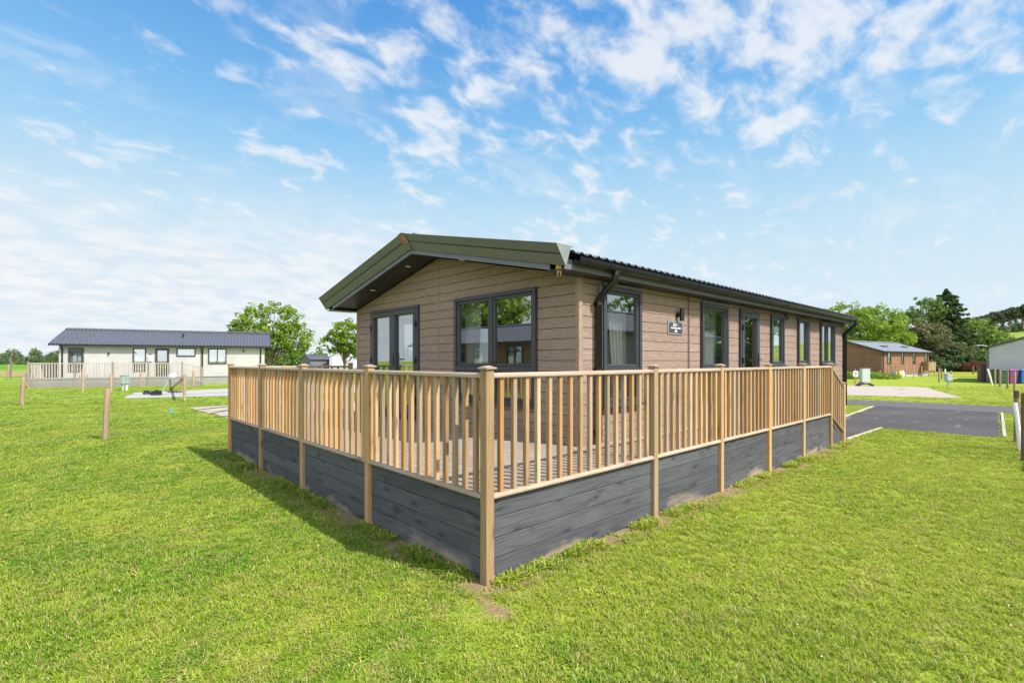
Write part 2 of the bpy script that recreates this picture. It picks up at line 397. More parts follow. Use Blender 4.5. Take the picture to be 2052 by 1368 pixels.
M_ = {}
M_['wood'] = wood('deck_softwood', (0.30, 0.178, 0.082), (0.44, 0.300, 0.168), weather=((0.33, 0.250, 0.170), 0.50, 0.72), rv=0.32, hue=(0.46, 0.285, 0.11))
M_['rail'] = wood('handrail_softwood', (0.27, 0.185, 0.12), (0.35, 0.265, 0.185), weather=((0.32, 0.275, 0.23), 0.40, 0.70), rv=0.10)
M_['skirt'] = wood('grey_stained_boards', (0.056, 0.058, 0.064), (0.086, 0.089, 0.095), dark=(0.028, 0.029, 0.033), weather=((0.042, 0.044, 0.050), 0.52, 0.74), dirt=True, rv=0.20, hue=(0.105, 0.107, 0.112), rough=0.8)
M_['deck'] = wood('composite_deck_boards', (0.24, 0.185, 0.145), (0.315, 0.26, 0.215), knots=False, rv=0.08, grain=0.6)
M_['clad'] = mat_clad('taupe_cladding', (0.220, 0.156, 0.122), (0.305, 0.228, 0.182))
M_['trim'] = plain('taupe_trim', (0.26, 0.185, 0.135), 0.65, scale=20)
M_['brownline'] = plain('brown_joint_strip', (0.10, 0.055, 0.04), 0.6)
M_['liner'] = plain('dark_liner', (0.08, 0.055, 0.04), 0.9)
M_['inner'] = plain('inner_plaster', (0.42, 0.41, 0.39), 0.8)
M_['innerfloor'] = wood('inner_floor', (0.22, 0.15, 0.10), (0.33, 0.24, 0.16), knots=False)
M_['anth'] = plain('anthracite_frame', (0.040, 0.041, 0.049), 0.45, var=0.05)
M_['anthl'] = plain('anthracite_cover_strip', (0.12, 0.125, 0.142), 0.45, var=0.05)
M_['black'] = plain('black_plastic', (0.007, 0.007, 0.008), 0.35, var=0.05)
M_['fascia'] = plain('grey_fascia_lawn_tint', (0.118, 0.128, 0.112), 0.5, var=0.06, scale=2)  # grey boards; the lawn's green reflection is mixed into the base colour
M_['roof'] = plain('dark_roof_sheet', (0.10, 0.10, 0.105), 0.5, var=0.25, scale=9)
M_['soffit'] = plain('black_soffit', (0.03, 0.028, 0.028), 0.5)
M_['soffit_bounce'] = plain('soffit_lawn_bounce', (0.15, 0.16, 0.11), 0.5)  # far-side soffit, light bounced off the grass put into its colour
M_['glass'] = mat_glass()
M_['curtain'] = plain('voile', (0.42, 0.44, 0.42), 0.9, var=0.04)
M_['white'] = plain('white_paint', (0.78, 0.78, 0.76), 0.6)
M_['orange'] = plain('orange_red_emblem', (0.62, 0.13, 0.05), 0.5)
M_['plate'] = plain('slate_plate', (0.045, 0.048, 0.058), 0.5)
M_['plateb'] = plain('pale_grey_plate_border', (0.19, 0.185, 0.20), 0.5)
M_['lens'] = plain('downlight_lens', (0.75, 0.70, 0.6), 0.3)
M_['capgrey'] = plain('grey_end_cap', (0.17, 0.185, 0.18), 0.5)
M_['tan'] = plain('tan_strip', (0.50, 0.30, 0.10), 0.9, var=0.4, scale=60)
M_['lightgrey'] = plain('light_grey_panel', (0.32, 0.35, 0.37), 0.6)
M_['asphalt'] = mat_asphalt()
M_['road'] = plain('worn_road_surface', (0.088, 0.078, 0.082), 0.9, var=0.18, scale=3, bump=0.2)
M_['kerb'] = mat_concrete('pale_edging', (0.42, 0.38, 0.31))
M_['pad'] = mat_concrete('concrete_pad', (0.38, 0.32, 0.265), (0.24, 0.18, 0.13))
M_['pad2'] = mat_concrete('concrete_strip', (0.36, 0.335, 0.32))
M_['ground'] = mat_ground()
M_['blade'] = mat_blade()
M_['bark'] = wood('bark', (0.10, 0.075, 0.05), (0.18, 0.14, 0.10), knots=False)
M_['post'] = wood('round_post_wood', (0.27, 0.165, 0.095), (0.38, 0.265, 0.17), knots=False, weather=((0.27, 0.22, 0.175), 0.45, 0.62), rv=0.2)
M_['wire'] = plain('fence_wire', (0.16, 0.19, 0.13), 0.5, metal=0.3)
M_['wroof'] = plain('grey_pantile_roof', (0.082, 0.082, 0.094), 0.45, var=0.18, scale=6)
M_['wclad'] = mat_clad('cream_cladding', (0.42, 0.415, 0.39), (0.475, 0.465, 0.44), rv=0.02)
M_['wskirt'] = mat_clad('grey_brown_skirt', (0.20, 0.19, 0.17), (0.27, 0.26, 0.235), rv=0.12)
M_['wrail'] = mat_clad('pale_balusters', (0.34, 0.30, 0.26), (0.42, 0.37, 0.33), rv=0.12)
M_['wpost'] = mat_clad('brown_grey_posts', (0.22, 0.17, 0.135), (0.28, 0.22, 0.18))
M_['oclad'] = mat_clad('orange_brown_cladding', (0.205, 0.105, 0.067), (0.265, 0.140, 0.088), rv=0.04)
M_['gclad'] = mat_clad('pale_grey_cladding', (0.40, 0.40, 0.43), (0.46, 0.46, 0.49), rv=0.02)
M_['oroof'] = plain('grey_blue_roof', (0.16, 0.175, 0.19), 0.55, var=0.1)
M_['cab'] = plain('grey_green_cabinet', (0.36, 0.43, 0.41), 0.5)
M_['cabd'] = plain('pale_green_cabinet', (0.27, 0.315, 0.28), 0.5)

# ------------------------------------------------------------------ setting: ground, road, pads
def sheet(name, pts, z, mat, thick=0.0, zb=None, label=None, cat=None):
    mb = MB()
    pts = [(p[0], p[1]) for p in pts]; n = len(pts)
    if thick:
        V = [(x, y, z - thick) for x, y in pts] + [(x, y, z) for x, y in pts]
        mb.solid(V, [tuple(range(n))[::-1], tuple(range(n, 2 * n))] + [(i, (i + 1) % n, n + (i + 1) % n, n + i) for i in range(n)])
    else:
        mb.solid([(x, y, z) for x, y in pts], [tuple(range(n))])
    o = mb.build(name, mat); tag(o, kind='structure'); return o

def ragged(pts, amp, step, seed=0):
    """subdivide an outline and jitter it, for grass creeping over an edge"""
    rr = random.Random(seed); out = []
    for i in range(len(pts)):
        a = Vector(pts[i][:2]); b = Vector(pts[(i + 1) % len(pts)][:2]); n = max(1, int((b - a).length / step))
        for k in range(n):
            p = a.lerp(b, k / n); out.append((p.x + rr.uniform(-amp, amp), p.y + rr.uniform(-amp, amp)))
    return out

def make_ground():
    mb = MB(); Rr = 4000
    mb.solid([(-Rr, -Rr, 0), (Rr, -Rr, 0), (Rr, Rr, 0), (-Rr, Rr, 0)], [(0, 1, 2, 3)])
    o = mb.build('ground', M_['ground']); tag(o, kind='structure')
make_ground()
# parking bay + path to the steps + site road
BAY = [(12.25, -2.1), (19.3, -1.75), (19.3, 1.38), (14.0, 1.14), (9.7, 0.95), (9.7, 0.06), (12.25, -0.03)]
ROAD = [(19.3, -30), (22.9, -30), (22.3, 3.1), (21.5, 40), (18.6, 40), (19.3, 1.4)]
sheet('parking_bay', ragged(BAY, 0.03, 0.22, 2), 0.006, M_['asphalt'])
sheet('road', ragged(ROAD, 0.03, 0.4, 12), 0.010, M_['road'])
def strip(name, pts, w, z, mat, h=0.05):
    mb = MB()
    for a, b in zip(pts[:-1], pts[1:]): mb.obox((a[0], a[1], z - h / 2 + 0.0), (b[0], b[1], z - h / 2), w, h)
    o = mb.build(name, mat, bevel=0.006); tag(o, kind='structure'); return o
strip('kerb', [(9.66, 0.03), (12.25, -0.06)], 0.06, 0.03, M_['kerb'])
strip('kerb', [(14.0, 1.20), (18.95, 1.44)], 0.07, 0.03, M_['kerb'])
strip('kerb', [(12.45, -2.15), (19.2, -1.81)], 0.06, 0.03, M_['kerb'])
PADR = [(24.2, 6.2), (35.2, 8.5), (36.1, 5.6), (37.3, 2.9), (36.6, 2.2), (26.6, -0.29)]
sheet('concrete_pad', ragged(PADR, 0.06, 0.8, 3), 0.012, M_['pad'])
PADL = [(0.1, 24.4), (0.85, 28.8), (12.5, 31.6), (12.5, 20.0), (3.9, 22.99)]
sheet('concrete_path', ragged(PADL, 0.08, 0.8, 4), 0.012, M_['pad2'])
PADB = [(1.2, 17.3), (6.5, 17.8), (6.5, 9.2), (3.2, 9.0), (1.45, 12.4)]
sheet('concrete_pad', ragged(PADB, 0.06, 0.6, 5), 0.012, M_['pad'])
def colour_sheet(name, pts, z, c1, c2, scale, c3=None):
    m, nt, b = newmat(name + '_surface'); g = G(nt); n = g.noise(g.mapv(g.pos(), (1, 1, 1)), scale, 5, 0.7)
    col = g.mix(g.rmp(n, 0.35, 0.65), c1, c2)
    if c3: col = g.mix(g.rmp(g.noise(g.pos(), scale * 6, 4, 0.7), 0.5, 0.65), col, c3)
    g.l(col, b.inputs['Base Color']); b.inputs['Roughness'].default_value = 1; b.inputs['Specular IOR Level'].default_value = 0.05
    g.bump(n, 1, 0.2, b)
    return sheet(name, pts, z, m)
# crop field and a strip of bare red earth beyond the white lodge (left)
colour_sheet('field', [base(-420, 92), base(1000, 100), base(1000, 420), base(-900, 420)], 0.02, (0.085, 0.19, 0.02), (0.13, 0.26, 0.03), 0.05)
colour_sheet('bare_earth', [base(-300, 47), base(470, 58), base(470, 86), base(-300, 78)], 0.03, (0.25, 0.17, 0.09), (0.30, 0.25, 0.12), 0.3, (0.16, 0.24, 0.04))
colour_sheet('meadow', ragged([base(1878, 52), base(1975, 50), base(1990, 90), base(1850, 100)], 1.0, 4, 8), 0.02, (0.17, 0.21, 0.03), (0.30, 0.28, 0.03), 0.5, (0.14, 0.24, 0.03))

def hill():
    """rising pasture to the east"""
    nx, ny = 50, 26; V = []; Fs = []; UVs = []
    for j in range(ny):
        D = 105 + 24 * j
        for i in range(nx):
            lat = 50 + 13 * i
            px = lat; h = 0
            t = max(0, min(1, (D - 105) / 170)); s = max(0, min(1, (lat / D - 0.72) / 0.30)); s = s * s * (3 - 2 * s)
            h = 19.5 * (t * t * (3 - 2 * t)) * s + 0.6 * math.sin(lat * 0.05 + D * 0.03) * t * s - 0.3 * (1 - t * s)
            X = CX + lat * math.sin(YAW) + D * math.cos(YAW); Y = CY - lat * math.cos(YAW) + D * math.sin(YAW)
            V.append((X, Y, h))
    for j in range(ny - 1):
        for i in range(nx - 1): a = j * nx + i; Fs.append((a, a + 1, a + nx + 1, a + nx))
    mb = MB(); mb.solid(V, Fs, smooth=True)
    m, nt, b = newmat('hill_pasture'); g = G(nt); ps = g.pos()
    n = g.noise(g.mapv(ps, (1, 1, 3)), 0.06, 5, 0.65); n2 = g.noise(ps, 0.35, 4, 0.7)
    col = g.mix(g.rmp(n, 0.35, 0.65), (0.13, 0.22, 0.03), (0.30, 0.33, 0.07)); col = g.mix(g.rmp(n2, 0.55, 0.7, 0, 0.7), col, (0.06, 0.13, 0.03))
    g.l(col, b.inputs['Base Color']); b.inputs['Roughness'].default_value = 1; b.inputs['Specular IOR Level'].default_value = 0.05
    tag(mb.build('hill', m), kind='structure')
hill()

# ------------------------------------------------------------------ deck with balustrade
DZ = 0.60                                   # deck floor height
PX = [0.0, 2.235, 3.765, 5.33, 6.82, 8.35]     # posts along the long side
PY = [0.0, 1.80, 3.53, 5.17, 6.89]             # posts along the front
PS = 0.075
WX0, WX1, WY0, WY1 = 2.237, 13.42, 0.985, 6.70
def deck():
    root = empty('timber_deck', (0, 0, 0), 0, 'raised timber deck with pale wooden balusters and grey boarded skirt wrapping the brown lodge', 'deck')
    E_ = 0.02
    # floor boards, with a gap between them
    mb = MB()
    y = E_ + 0.03
    x0 = E_ + 0.03
    n = 0
    xb = x0
    while xb < WX0 - 0.05:                       # front deck: boards run across (along y)
        mb.box(xb, min(xb + 0.138, WX0 - 0.02), y, PY[-1] - 0.03, DZ - 0.026, DZ, 1); xb += 0.145
    yb = y
    while yb < WY0 - 0.06:                       # side deck: boards along x
        mb.box(xb + 0.004, PX[-1] - 0.01, yb, min(yb + 0.138, WY0 - 0.02), DZ - 0.026, DZ, 0); yb += 0.145
    mb.build('deck_floor', M_['deck'], root, bevel=0.003)
    mb = MB()                                     # joists and inner frame under the boards
    for yy in (0.3, 0.6, 0.92): mb.box(0.06, PX[-1] - 0.05, yy, yy + 0.045, 0.42, DZ - 0.03, 0)
    for xx in np.arange(0.3, 2.2, 0.4): mb.box(xx, xx + 0.045, 0.98, PY[-1] - 0.05, 0.42, DZ - 0.03, 1)
    mb.build('joist', M_['wood'], root)
    def post(x, y, ztop=1.545, zb=-0.05, yaw=0):
        mb = MB(); h = PS / 2
        mb.box(x - h, x + h, y - h, y + h, zb, ztop, 2)
        p = mb.build('post', M_['wood'], root, bevel=0.004)
        c = 0.052; mb = MB()
        mb.box(x - c, x + c, y - c, y + c, ztop + 0.0005, ztop + 0.014, 0)
        q = 0.047; t = 0.012
        V = [(x - q, y - q, ztop + 0.0145), (x + q, y - q, ztop + 0.0145), (x + q, y + q, ztop + 0.0145), (x - q, y + q, ztop + 0.0145), (x - t, y - t, ztop + 0.028), (x + t, y - t, ztop + 0.028), (x + t, y + t, ztop + 0.028), (x - t, y + t, ztop + 0.028)]
        mb.solid(V, MB.BF, 0, mb.r[-1]); mb.build('post_cap', M_['rail'], p, bevel=0.003)
    for x in PX: post(x, 0)
    for y_ in PY[1:]: post(0, y_)
    RAILP = [(-0.032, 0), (0.032, 0), (0.036, 0.010), (0.034, 0.026), (0.020, 0.038), (-0.020, 0.038), (-0.034, 0.026), (-0.036, 0.010)]
    BOTP = [(-0.036, 0), (0.036, 0), (0.036, 0.014), (0.022, 0.032), (-0.022, 0.032), (-0.036, 0.014)]
    def bay(a, b, zt0, zt1, zb0, zb1, skirt=True, name='railing_panel', nb=None, slope=False):
        a = Vector((a[0], a[1], 0)); b = Vector((b[0], b[1], 0)); d = (b - a).normalized(); L = (b - a).length
        side = Vector((0, 0, 1)).cross(d)
        p0 = a + d * (PS / 2 + 0.0005); p1 = b - d * (PS / 2 + 0.0005); gx = 0 if abs(d.x) > 0.5 else 1
        z = lambda q, q0, q1: q0 + (q1 - q0) * q
        mb = MB(); mb.prism(RAILP, p0 + Vector((0, 0, zt0 - 0.038)), p1 + Vector((0, 0, zt1 - 0.038)), side, (0, 0, 1), gx)
        rp = mb.build('handrail', M_['rail'], root, bevel=0.002)
        mb = MB(); mb.prism(BOTP, p0 + Vector((0, 0, zb0 - 0.032)), p1 + Vector((0, 0, zb1 - 0.032)), side, (0, 0, 1), gx)
        mb.build('bottom_rail', M_['rail'], root, bevel=0.002)
        n = nb or max(1, round(L / 0.1295) - 1)
        for k in range(n):
            q = (k + 1) / (n + 1); c = a + d * (L * q + random.uniform(-0.003, 0.003)); h = 0.0185
            z0 = z(q, zb0, zb1) - (0.004 if not slope else 0.03); z1 = z(q, zt0, zt1) - (0.034 if not slope else 0.02)
            mb = MB(); mb.box(c.x - h, c.x + h, c.y - h, c.y + h, z0, z1, 2); BAL.append((mb, c, rp))
        if skirt:                                # grey boards, slightly inside the post faces
            mb = MB(); zc = zb0 - 0.034; i = 0; inn = 0.012
            while zc > -0.04:
                zl = max(zc - 0.148, -0.06)
                q0 = p0 - side * 0.0 + side * 0.0; sgn = 1
                c0 = p0 + side * (inn * SK); c1 = p1 + side * (inn * SK)
                jit = random.uniform(-0.002, 0.002)
                mb.obox((c0.x + side.x * jit, c0.y + side.y * jit, (zc + zl) / 2), (c1.x + side.x * jit, c1.y + side.y * jit, (zc + zl) / 2), 0.022, zc - zl - 0.004)
                zc -= 0.1495
            mb.build('skirt_panel', M_['skirt'], root, bevel=0.002)
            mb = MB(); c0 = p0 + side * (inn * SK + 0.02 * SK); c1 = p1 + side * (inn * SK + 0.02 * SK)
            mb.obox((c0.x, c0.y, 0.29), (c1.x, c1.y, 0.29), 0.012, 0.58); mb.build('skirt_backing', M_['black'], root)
    global BAL, SK
    BAL = []
    SK = 1
    for i in range(len(PX) - 1): bay((PX[i], 0), (PX[i + 1], 0), 1.520, 1.520, 0.640, 0.640)
    SK = -1
    for i in range(len(PY) - 1): bay((0, PY[i]), (0, PY[i + 1]), 1.520, 1.520, 0.640, 0.640)
    # far side, back to the lodge wall
    SK = -1
    post(WX0 - 0.06, PY[-1])
    bay((0, PY[-1]), (WX0 - 0.06, PY[-1]), 1.520, 1.520, 0.640, 0.640)
    # steps down at the east end
    LX = 9.22
    post(LX, 0, 1.165)
    bay((PX[-1], 0), (LX, 0), 1.50, 1.12, 0.60, 0.24, False, slope=True, nb=6)
    mb = MB()
    for k, (xa, zt) in enumerate(((8.42, 0.45), (8.68, 0.30), (8.94, 0.15))):
        mb.box(xa, xa + 0.29, 0.05, 0.93, zt - 0.03, zt, 1)
    mb.build('step_tread', M_['rail'], root, bevel=0.004)
    mb = MB()
    for xa, zt in ((8.40, 0.57), (8.66, 0.42), (8.92, 0.27)): mb.box(xa, xa + 0.018, 0.06, 0.92, zt - 0.15, zt - 0.0005 * 0, 1)
    V = [(8.40, 0.03, 0), (9.15, 0.03, 0), (9.15, 0.03, 0.13), (8.40, 0.03, 0.56)]
    V2 = V + [(x, 0.05, z_) for x, _, z_ in V]
    mb.solid(V2, [(0, 1, 2, 3), (7, 6, 5, 4), (0, 4, 5, 1), (1, 5, 6, 2), (2, 6, 7, 3), (3, 7, 4, 0)], 0)
    mb.build('step_side', M_['skirt'], root)
    # balusters: the 100 nearest are parts of their own, the rest one part
    BAL.sort(key=lambda t: (t[1].x - CX) ** 2 + (t[1].y - CY) ** 2)
    for mb, c, rp in BAL[:100]: mb.build('baluster', M_['wood'], root, bevel=0.002)
    rest = MB()
    for mb, c, rp in BAL[100:]:
        n = len(rest.v); rest.v += mb.v; rest.f += [tuple(i + n for i in f) for f in mb.f]; rest.uv += mb.uv; rest.r += mb.r; rest.sm += mb.sm
    if rest.v: tag(rest.build('balusters', M_['wood'], root), kind='stuff')
deck()

# ------------------------------------------------------------------ building helpers
def clip(poly, a, b, c):
    """keep a*u + b*z <= c"""
    out = []
    for i in range(len(poly)):
        p, q = poly[i], poly[(i + 1) % len(poly)]; dp = a * p[0] + b * p[1] - c; dq = a * q[0] + b * q[1] - c
        if dp <= 0: out.append(p)
        if (dp < 0 < dq) or (dq < 0 < dp):
            t = dp / (dp - dq); out.append((p[0] + (q[0] - p[0]) * t, p[1] + (q[1] - p[1]) * t))
    return out
def slabs(mb, u0, u1, z0, z1, n0, n1, plank, openings, gable=None, gap=0.006, r=None):
    """planked wall in (u,n,z); openings (ua,ub,za,zb); gable = (u_apex, z_apex, slope)"""
    z = z0; rows = []
    while z < z1 - 1e-6: rows.append((z, min(z + plank, z1))); z += plank
    for za, zb in rows:
        rr = random.random() if r is None else r
        lo, hi = za, zb - (gap if plank < 1 else 0)
        cuts = sorted({lo, hi, *[c for o in openings for c in (o[2], o[3]) if lo < c < hi]})
        for c0, c1 in zip(cuts[:-1], cuts[1:]):
            mid = (c0 + c1) / 2
            iv = sorted((o[0], o[1]) for o in openings if o[2] < mid < o[3])
            u = u0; segs = []
            for a, b in iv:
                if a > u: segs.append((u, a))
                u = max(u, b)
            if u < u1: segs.append((u, u1))
            for a, b in segs:
                P = [(a, c0), (b, c0), (b, c1), (a, c1)]
                if gable:
                    ua, zA, sl = gable
                    P = clip(P, sl, 1, zA + sl * ua); P = clip(P, -sl, 1, zA - sl * ua) if P else P
                if len(P) < 3: continue
                n = len(P); V = [(p[0], n0, p[1]) for p in P] + [(p[0], n1, p[1]) for p in P]
                mb.solid(V, [tuple(range(n))[::-1], tuple(range(n, 2 * n))] + [(i, (i + 1) % n, n + (i + 1) % n, n + i) for i in range(n)], 0, rr)

def bars(mb, u0, u1, z0, z1, w, n0, n1):
    mb.box(u0, u1, n0, n1, z1 - w, z1, 0); mb.box(u0, u1, n0, n1, z0, z0 + w, 0)
    mb.box(u0, u0 + w, n0, n1, z0 + w, z1 - w, 2); mb.box(u1 - w, u1, n0, n1, z0 + w, z1 - w, 2)

def window(root, Mf, u0, u1, z0, z1, mull=(), trans=None, mat=None, glass=None, sill=True, fw=0.055, name='window', off=(0, 0, 0), sashes=True):
    mat = mat or M_['anth']
    mb = MB(Mf); bars(mb, u0, u1, z0, z1, fw, -0.05, 0.050)
    us = [u0 + fw] + [m for m in mull] + [u1 - fw]
    zs = [z0 + fw] + ([trans] if trans else []) + [z1 - fw]
    for m in mull: mb.box(m - 0.03, m + 0.03, -0.045, 0.040, z0 + fw, z1 - fw, 2)
    if trans: mb.box(u0 + fw, u1 - fw, -0.045, 0.043, trans - 0.035, trans + 0.035, 0)
    w = mb.build(name, mat, root, off=off, bevel=0.004)
    for i in range(len(us) - 1):
        for j in range(len(zs) - 1):
            a = us[i] + (0.03 if i > 0 else 0); b = us[i + 1] - (0.03 if i < len(us) - 2 else 0)
            c = zs[j] + (0.035 if j > 0 else 0); d = zs[j + 1] - (0.035 if j < len(zs) - 2 else 0)
            if sashes:
                mb = MB(Mf); bars(mb, a + 0.001, b - 0.001, c + 0.001, d - 0.001, 0.038, -0.035, 0.028); mb.build('sash', mat, w, bevel=0.005, off=off)
                a += 0.037; b -= 0.037; c += 0.037; d -= 0.037
            mb = MB(Mf); mb.box(a, b, -0.006, 0.0, c, d); mb.build('pane', glass or M_['glass'], w, off=off)
    if sill:
        mb = MB(Mf); mb.box(u0 - 0.02, u1 + 0.02, 0.0505, 0.085, z0 - 0.012, z0 + 0.018, 0); mb.build('sill', mat, w, bevel=0.004, off=off)
    return w

def curtain(Mf, u0, u1, z0, z1, n, label, group=None, sweep=0.0, off=(0, 0, 0), parent=None, mat=None):
    """hanging voile with folds; sweep narrows the foot"""
    mb = MB(Mf); nu, nz = 40, 14; V = []; Fs = []
    for j in range(nz + 1):
        t = j / nz; zz = z1 + (z0 - z1) * t
        for i in range(nu + 1):
            s = i / nu; uu = u0 + (u1 - u0) * s
            if sweep > 0: uu = u1 + (uu - u1) * (1 - sweep * math.sin(t * math.pi * 0.5) ** 2)
            elif sweep < 0: uu = u0 + (uu - u0) * (1 + sweep * math.sin(t * math.pi * 0.5) ** 2)
            V.append((uu, n + 0.018 * math.sin(s * 2 * math.pi * (u1 - u0) / 0.085 + 0.6 * math.sin(3 * t)), zz))
    for j in range(nz):
        for i in range(nu): a = j * (nu + 1) + i; Fs.append((a, a + 1, a + nu + 2, a + nu + 1))
    mb.solid(V, Fs, smooth=True)
    o = mb.build('curtain', mat or M_['curtain'], parent, off=off)
    if parent is None: tag(o, label, 'curtain', group)
    return o

def roof_slope(mb, xa, xb, ye, ze, yr, zr, period, amp, course=0.35, sh=0.012):
    """pantile-profiled sheet from eave (ye,ze) to ridge (yr,zr), corrugated along x"""
    nx = int((xb - xa) / period * 8); L = math.hypot(yr - ye, zr - ze); nc = max(1, round(L / course)); V = []; Fs = []
    rows = []
    for c in range(nc):
        t0, t1 = c / nc, (c + 1) / nc; rows += [(t0, sh), (t1, 0.0)]
    for t, lift in rows:
        for i in range(nx + 1):
            x = xa + (xb - xa) * i / nx; ph = (x / period) % 1
            h = amp * (math.cos(2 * math.pi * ph) + 0.35 * math.cos(4 * math.pi * ph))
            V.append((x, ye + (yr - ye) * t, ze + (zr - ze) * t + h + lift))
    for j in range(len(rows) - 1):
        for i in range(nx): a = j * (nx + 1) + i; Fs.append((a, a + 1, a + nx + 2, a + nx + 1))
    mb.solid(V, Fs, 0, smooth=False)
    # closing underside
    mb.solid([(xa, ye, ze - 0.03), (xb, ye, ze - 0.03), (xb, yr, zr - 0.03), (xa, yr, zr - 0.03)], [(0, 1, 2, 3)])

def text_mesh(name, body, size, Mfn, mat, parent, off=(0, 0, 0), ext=0.002):
    cu = bpy.data.curves.new(name, 'FONT'); cu.body = body; cu.size = size; cu.extrude = ext; cu.align_x = 'CENTER'; cu.align_y = 'CENTER'
    tmp = bpy.data.objects.new(name, cu); COL.objects.link(tmp)
    dg = bpy.context.evaluated_depsgraph_get(); me = bpy.data.meshes.new_from_object(tmp.evaluated_get(dg))
    bpy.data.objects.remove(tmp); o3 = Vector(off)
    for v in me.vertices: v.co = Vector(Mfn((v.co.x, v.co.z, v.co.y))) - o3
    me.materials.clear(); me.materials.append(mat); o = bpy.data.objects.new(name, me); COL.objects.link(o); o.parent = parent; return o

# ------------------------------------------------------------------ main lodge
def main_lodge():
    OFF = (WX0, WY0, 0)
    root = empty('holiday_lodge', OFF, 0, 'taupe brown clad holiday lodge with dark pantile roof, lawn-tinted grey gable fascia and french doors', 'lodge')
    side = lambda p: (p[0], WY0 - p[1], p[2])              # u = X, n outwards
    front = lambda p: (WX0 - p[1], p[0], p[2])             # u = Y
    back = lambda p: (p[0], WY1 + p[1], p[2])
    end = lambda p: (WX1 + p[1], p[0], p[2])
    B = lambda mb, name, mat, **k: mb.build(name, mat, root, off=OFF, **k)
    YC = 3.86; SL = 0.22; ZA = 3.25
    zs = ZA - SL * (YC - WY0)                              # wall top at the side
    Z0 = 0.56; PL = 0.132
    SO = [(2.665, 3.509, 1.04, 2.54), (5.24, 6.185, 1.04, 2.53), (6.69, 7.535, 0.60, 2.53), (8.16, 8.845, 1.51, 2.54), (9.72, 10.39, 1.53, 2.55), (11.31, 12.46, 1.52, 2.55)]
    FO = [(4.407, 6.074, 0.60, 2.55), (1.661, 3.389, 1.02, 2.55)]
    BO = [(3.2, 4.5, 1.1, 2.5), (5.0, 5.9, 1.1, 2.5), (9.5, 10.6, 1.5, 2.5)]
    for nm, Mf, ua, ub, op, gb, z1 in (('side_wall', side, WX0, WX1, SO, None, zs + 0.0), ('front_wall', front, WY0, WY1, FO, (YC, ZA, SL), ZA),
                                       ('back_wall', back, WX0, WX1, BO, None, zs), ('end_wall', end, WY0, WY1, [], (YC, ZA, SL), ZA)):
        mb = MB(Mf); e = 0.0 if Mf in (side, back) else 0.0
        slabs(mb, ua + 0.005, ub - 0.005, Z0, z1, -0.018, 0.0, PL, op, gb)
        w = B(mb, nm, M_['clad'], bevel=0.0035)
        mb = MB(Mf); slabs(mb, ua + 0.02, ub - 0.02, Z0, z1 - 0.002, -0.026, -0.0185, 9, op, (gb[0], gb[1] - 0.004, gb[2]) if gb else None)
        mb.build('wall_liner', M_['liner'], w, off=OFF)
        mb = MB(Mf); slabs(mb, ua + 0.03, ub - 0.03, Z0, z1 - 0.02, -0.10, -0.027, 9, op, (gb[0], gb[1] - 0.03, gb[2]) if gb else None)
        mb.build('inner_wall', M_['inner'], w, off=OFF)
    # corner trims and joint strips
    mb = MB()
    for x, y in ((WX0, WY0), (WX1, WY0)):
        sx = -1 if x == WX0 else 1
        mb.box(min(x - sx * 0.06, x + sx * 0.012), max(x - sx * 0.06, x + sx * 0.012), y - 0.012, y - 0.0005, Z0 - 0.01, zs, 2)
        mb.box(min(x + sx * 0.0005, x + sx * 0.012), max(x + sx * 0.0005, x + sx * 0.012), y - 0.0003, y + 0.05, Z0 - 0.01, zs + 0.005, 2)
    mb.box(WX0 - 0.012, WX0 - 0.0005, WY1 - 0.05, WY1 + 0.012, Z0 - 0.01, zs, 2)
    B(mb, 'corner_trim', M_['trim'], bevel=0.003)
    mb = MB(front); mb.box(3.862, 3.898, 0.0005, 0.010, Z0, ZA - 0.02, 2); B(mb, 'joint_strip', M_['trim'], bevel=0.002)
    for x in (4.86, 7.33, 10.58):
        zl = 2.56 if x == 7.33 else Z0
        mb = MB(side); mb.box(x - 0.022, x + 0.022, 0.0005, 0.008, zl, zs, 2); B(mb, 'joint_strip', M_['brownline'], bevel=0.002)
    # skirt below the wall
    mb = MB(side); mb.box(8.4, WX1, -0.05, -0.02, 0, Z0 - 0.0); B(mb, 'skirting', M_['lightgrey'])
    mb = MB(end); mb.box(WY0 + 0.06, WY1, -0.05, -0.02, 0, Z0); B(mb, 'skirting', M_['lightgrey'])
    # floor, ceiling, partitions
    mb = MB(); mb.box(WX0 + 0.1, WX1 - 0.1, WY0 + 0.1, WY1 - 0.1, 0.53, 0.62); B(mb, 'floor', M_['innerfloor'])
    mb = MB(); mb.box(6.45, 6.55, WY0 + 0.11, WY1 - 0.11, 0.63, 2.62); mb.box(7.9, 8.0, WY0 + 0.11, WY1 - 0.11, 0.63, 2.62)
    mb.box(10.9, 11.0, WY0 + 0.11, WY1 - 0.11, 0.63, 2.62); mb.box(6.56, 7.89, 3.0, 3.1, 0.63, 2.62); mb.box(8.01, 10.89, 3.6, 3.7, 0.63, 2.62)
    B(mb, 'partition', M_['inner'])
    mb = MB(); zc = lambda y: ZA - SL * abs(y - YC) - 0.02
    for a, b in ((WY0 + 0.05, YC), (YC, WY1 - 0.05)):
        mb.solid([(WX0 + 0.03, a, zc(a)), (WX1 - 0.03, a, zc(a)), (WX1 - 0.03, b, zc(b)), (WX0 + 0.03, b, zc(b))], [(0, 1, 2, 3)])
    B(mb, 'ceiling', M_['white'])
    # windows and doors
    for o in (SO[0], SO[1]): window(root, side, *o, trans=1.49, off=OFF)
    for o in (SO[3], SO[4]): window(root, side, *o, off=OFF)
    window(root, side, *SO[5], mull=(11.86,), off=OFF)
    window(root, front, *FO[1], mull=(2.537,), trans=1.50, off=OFF)
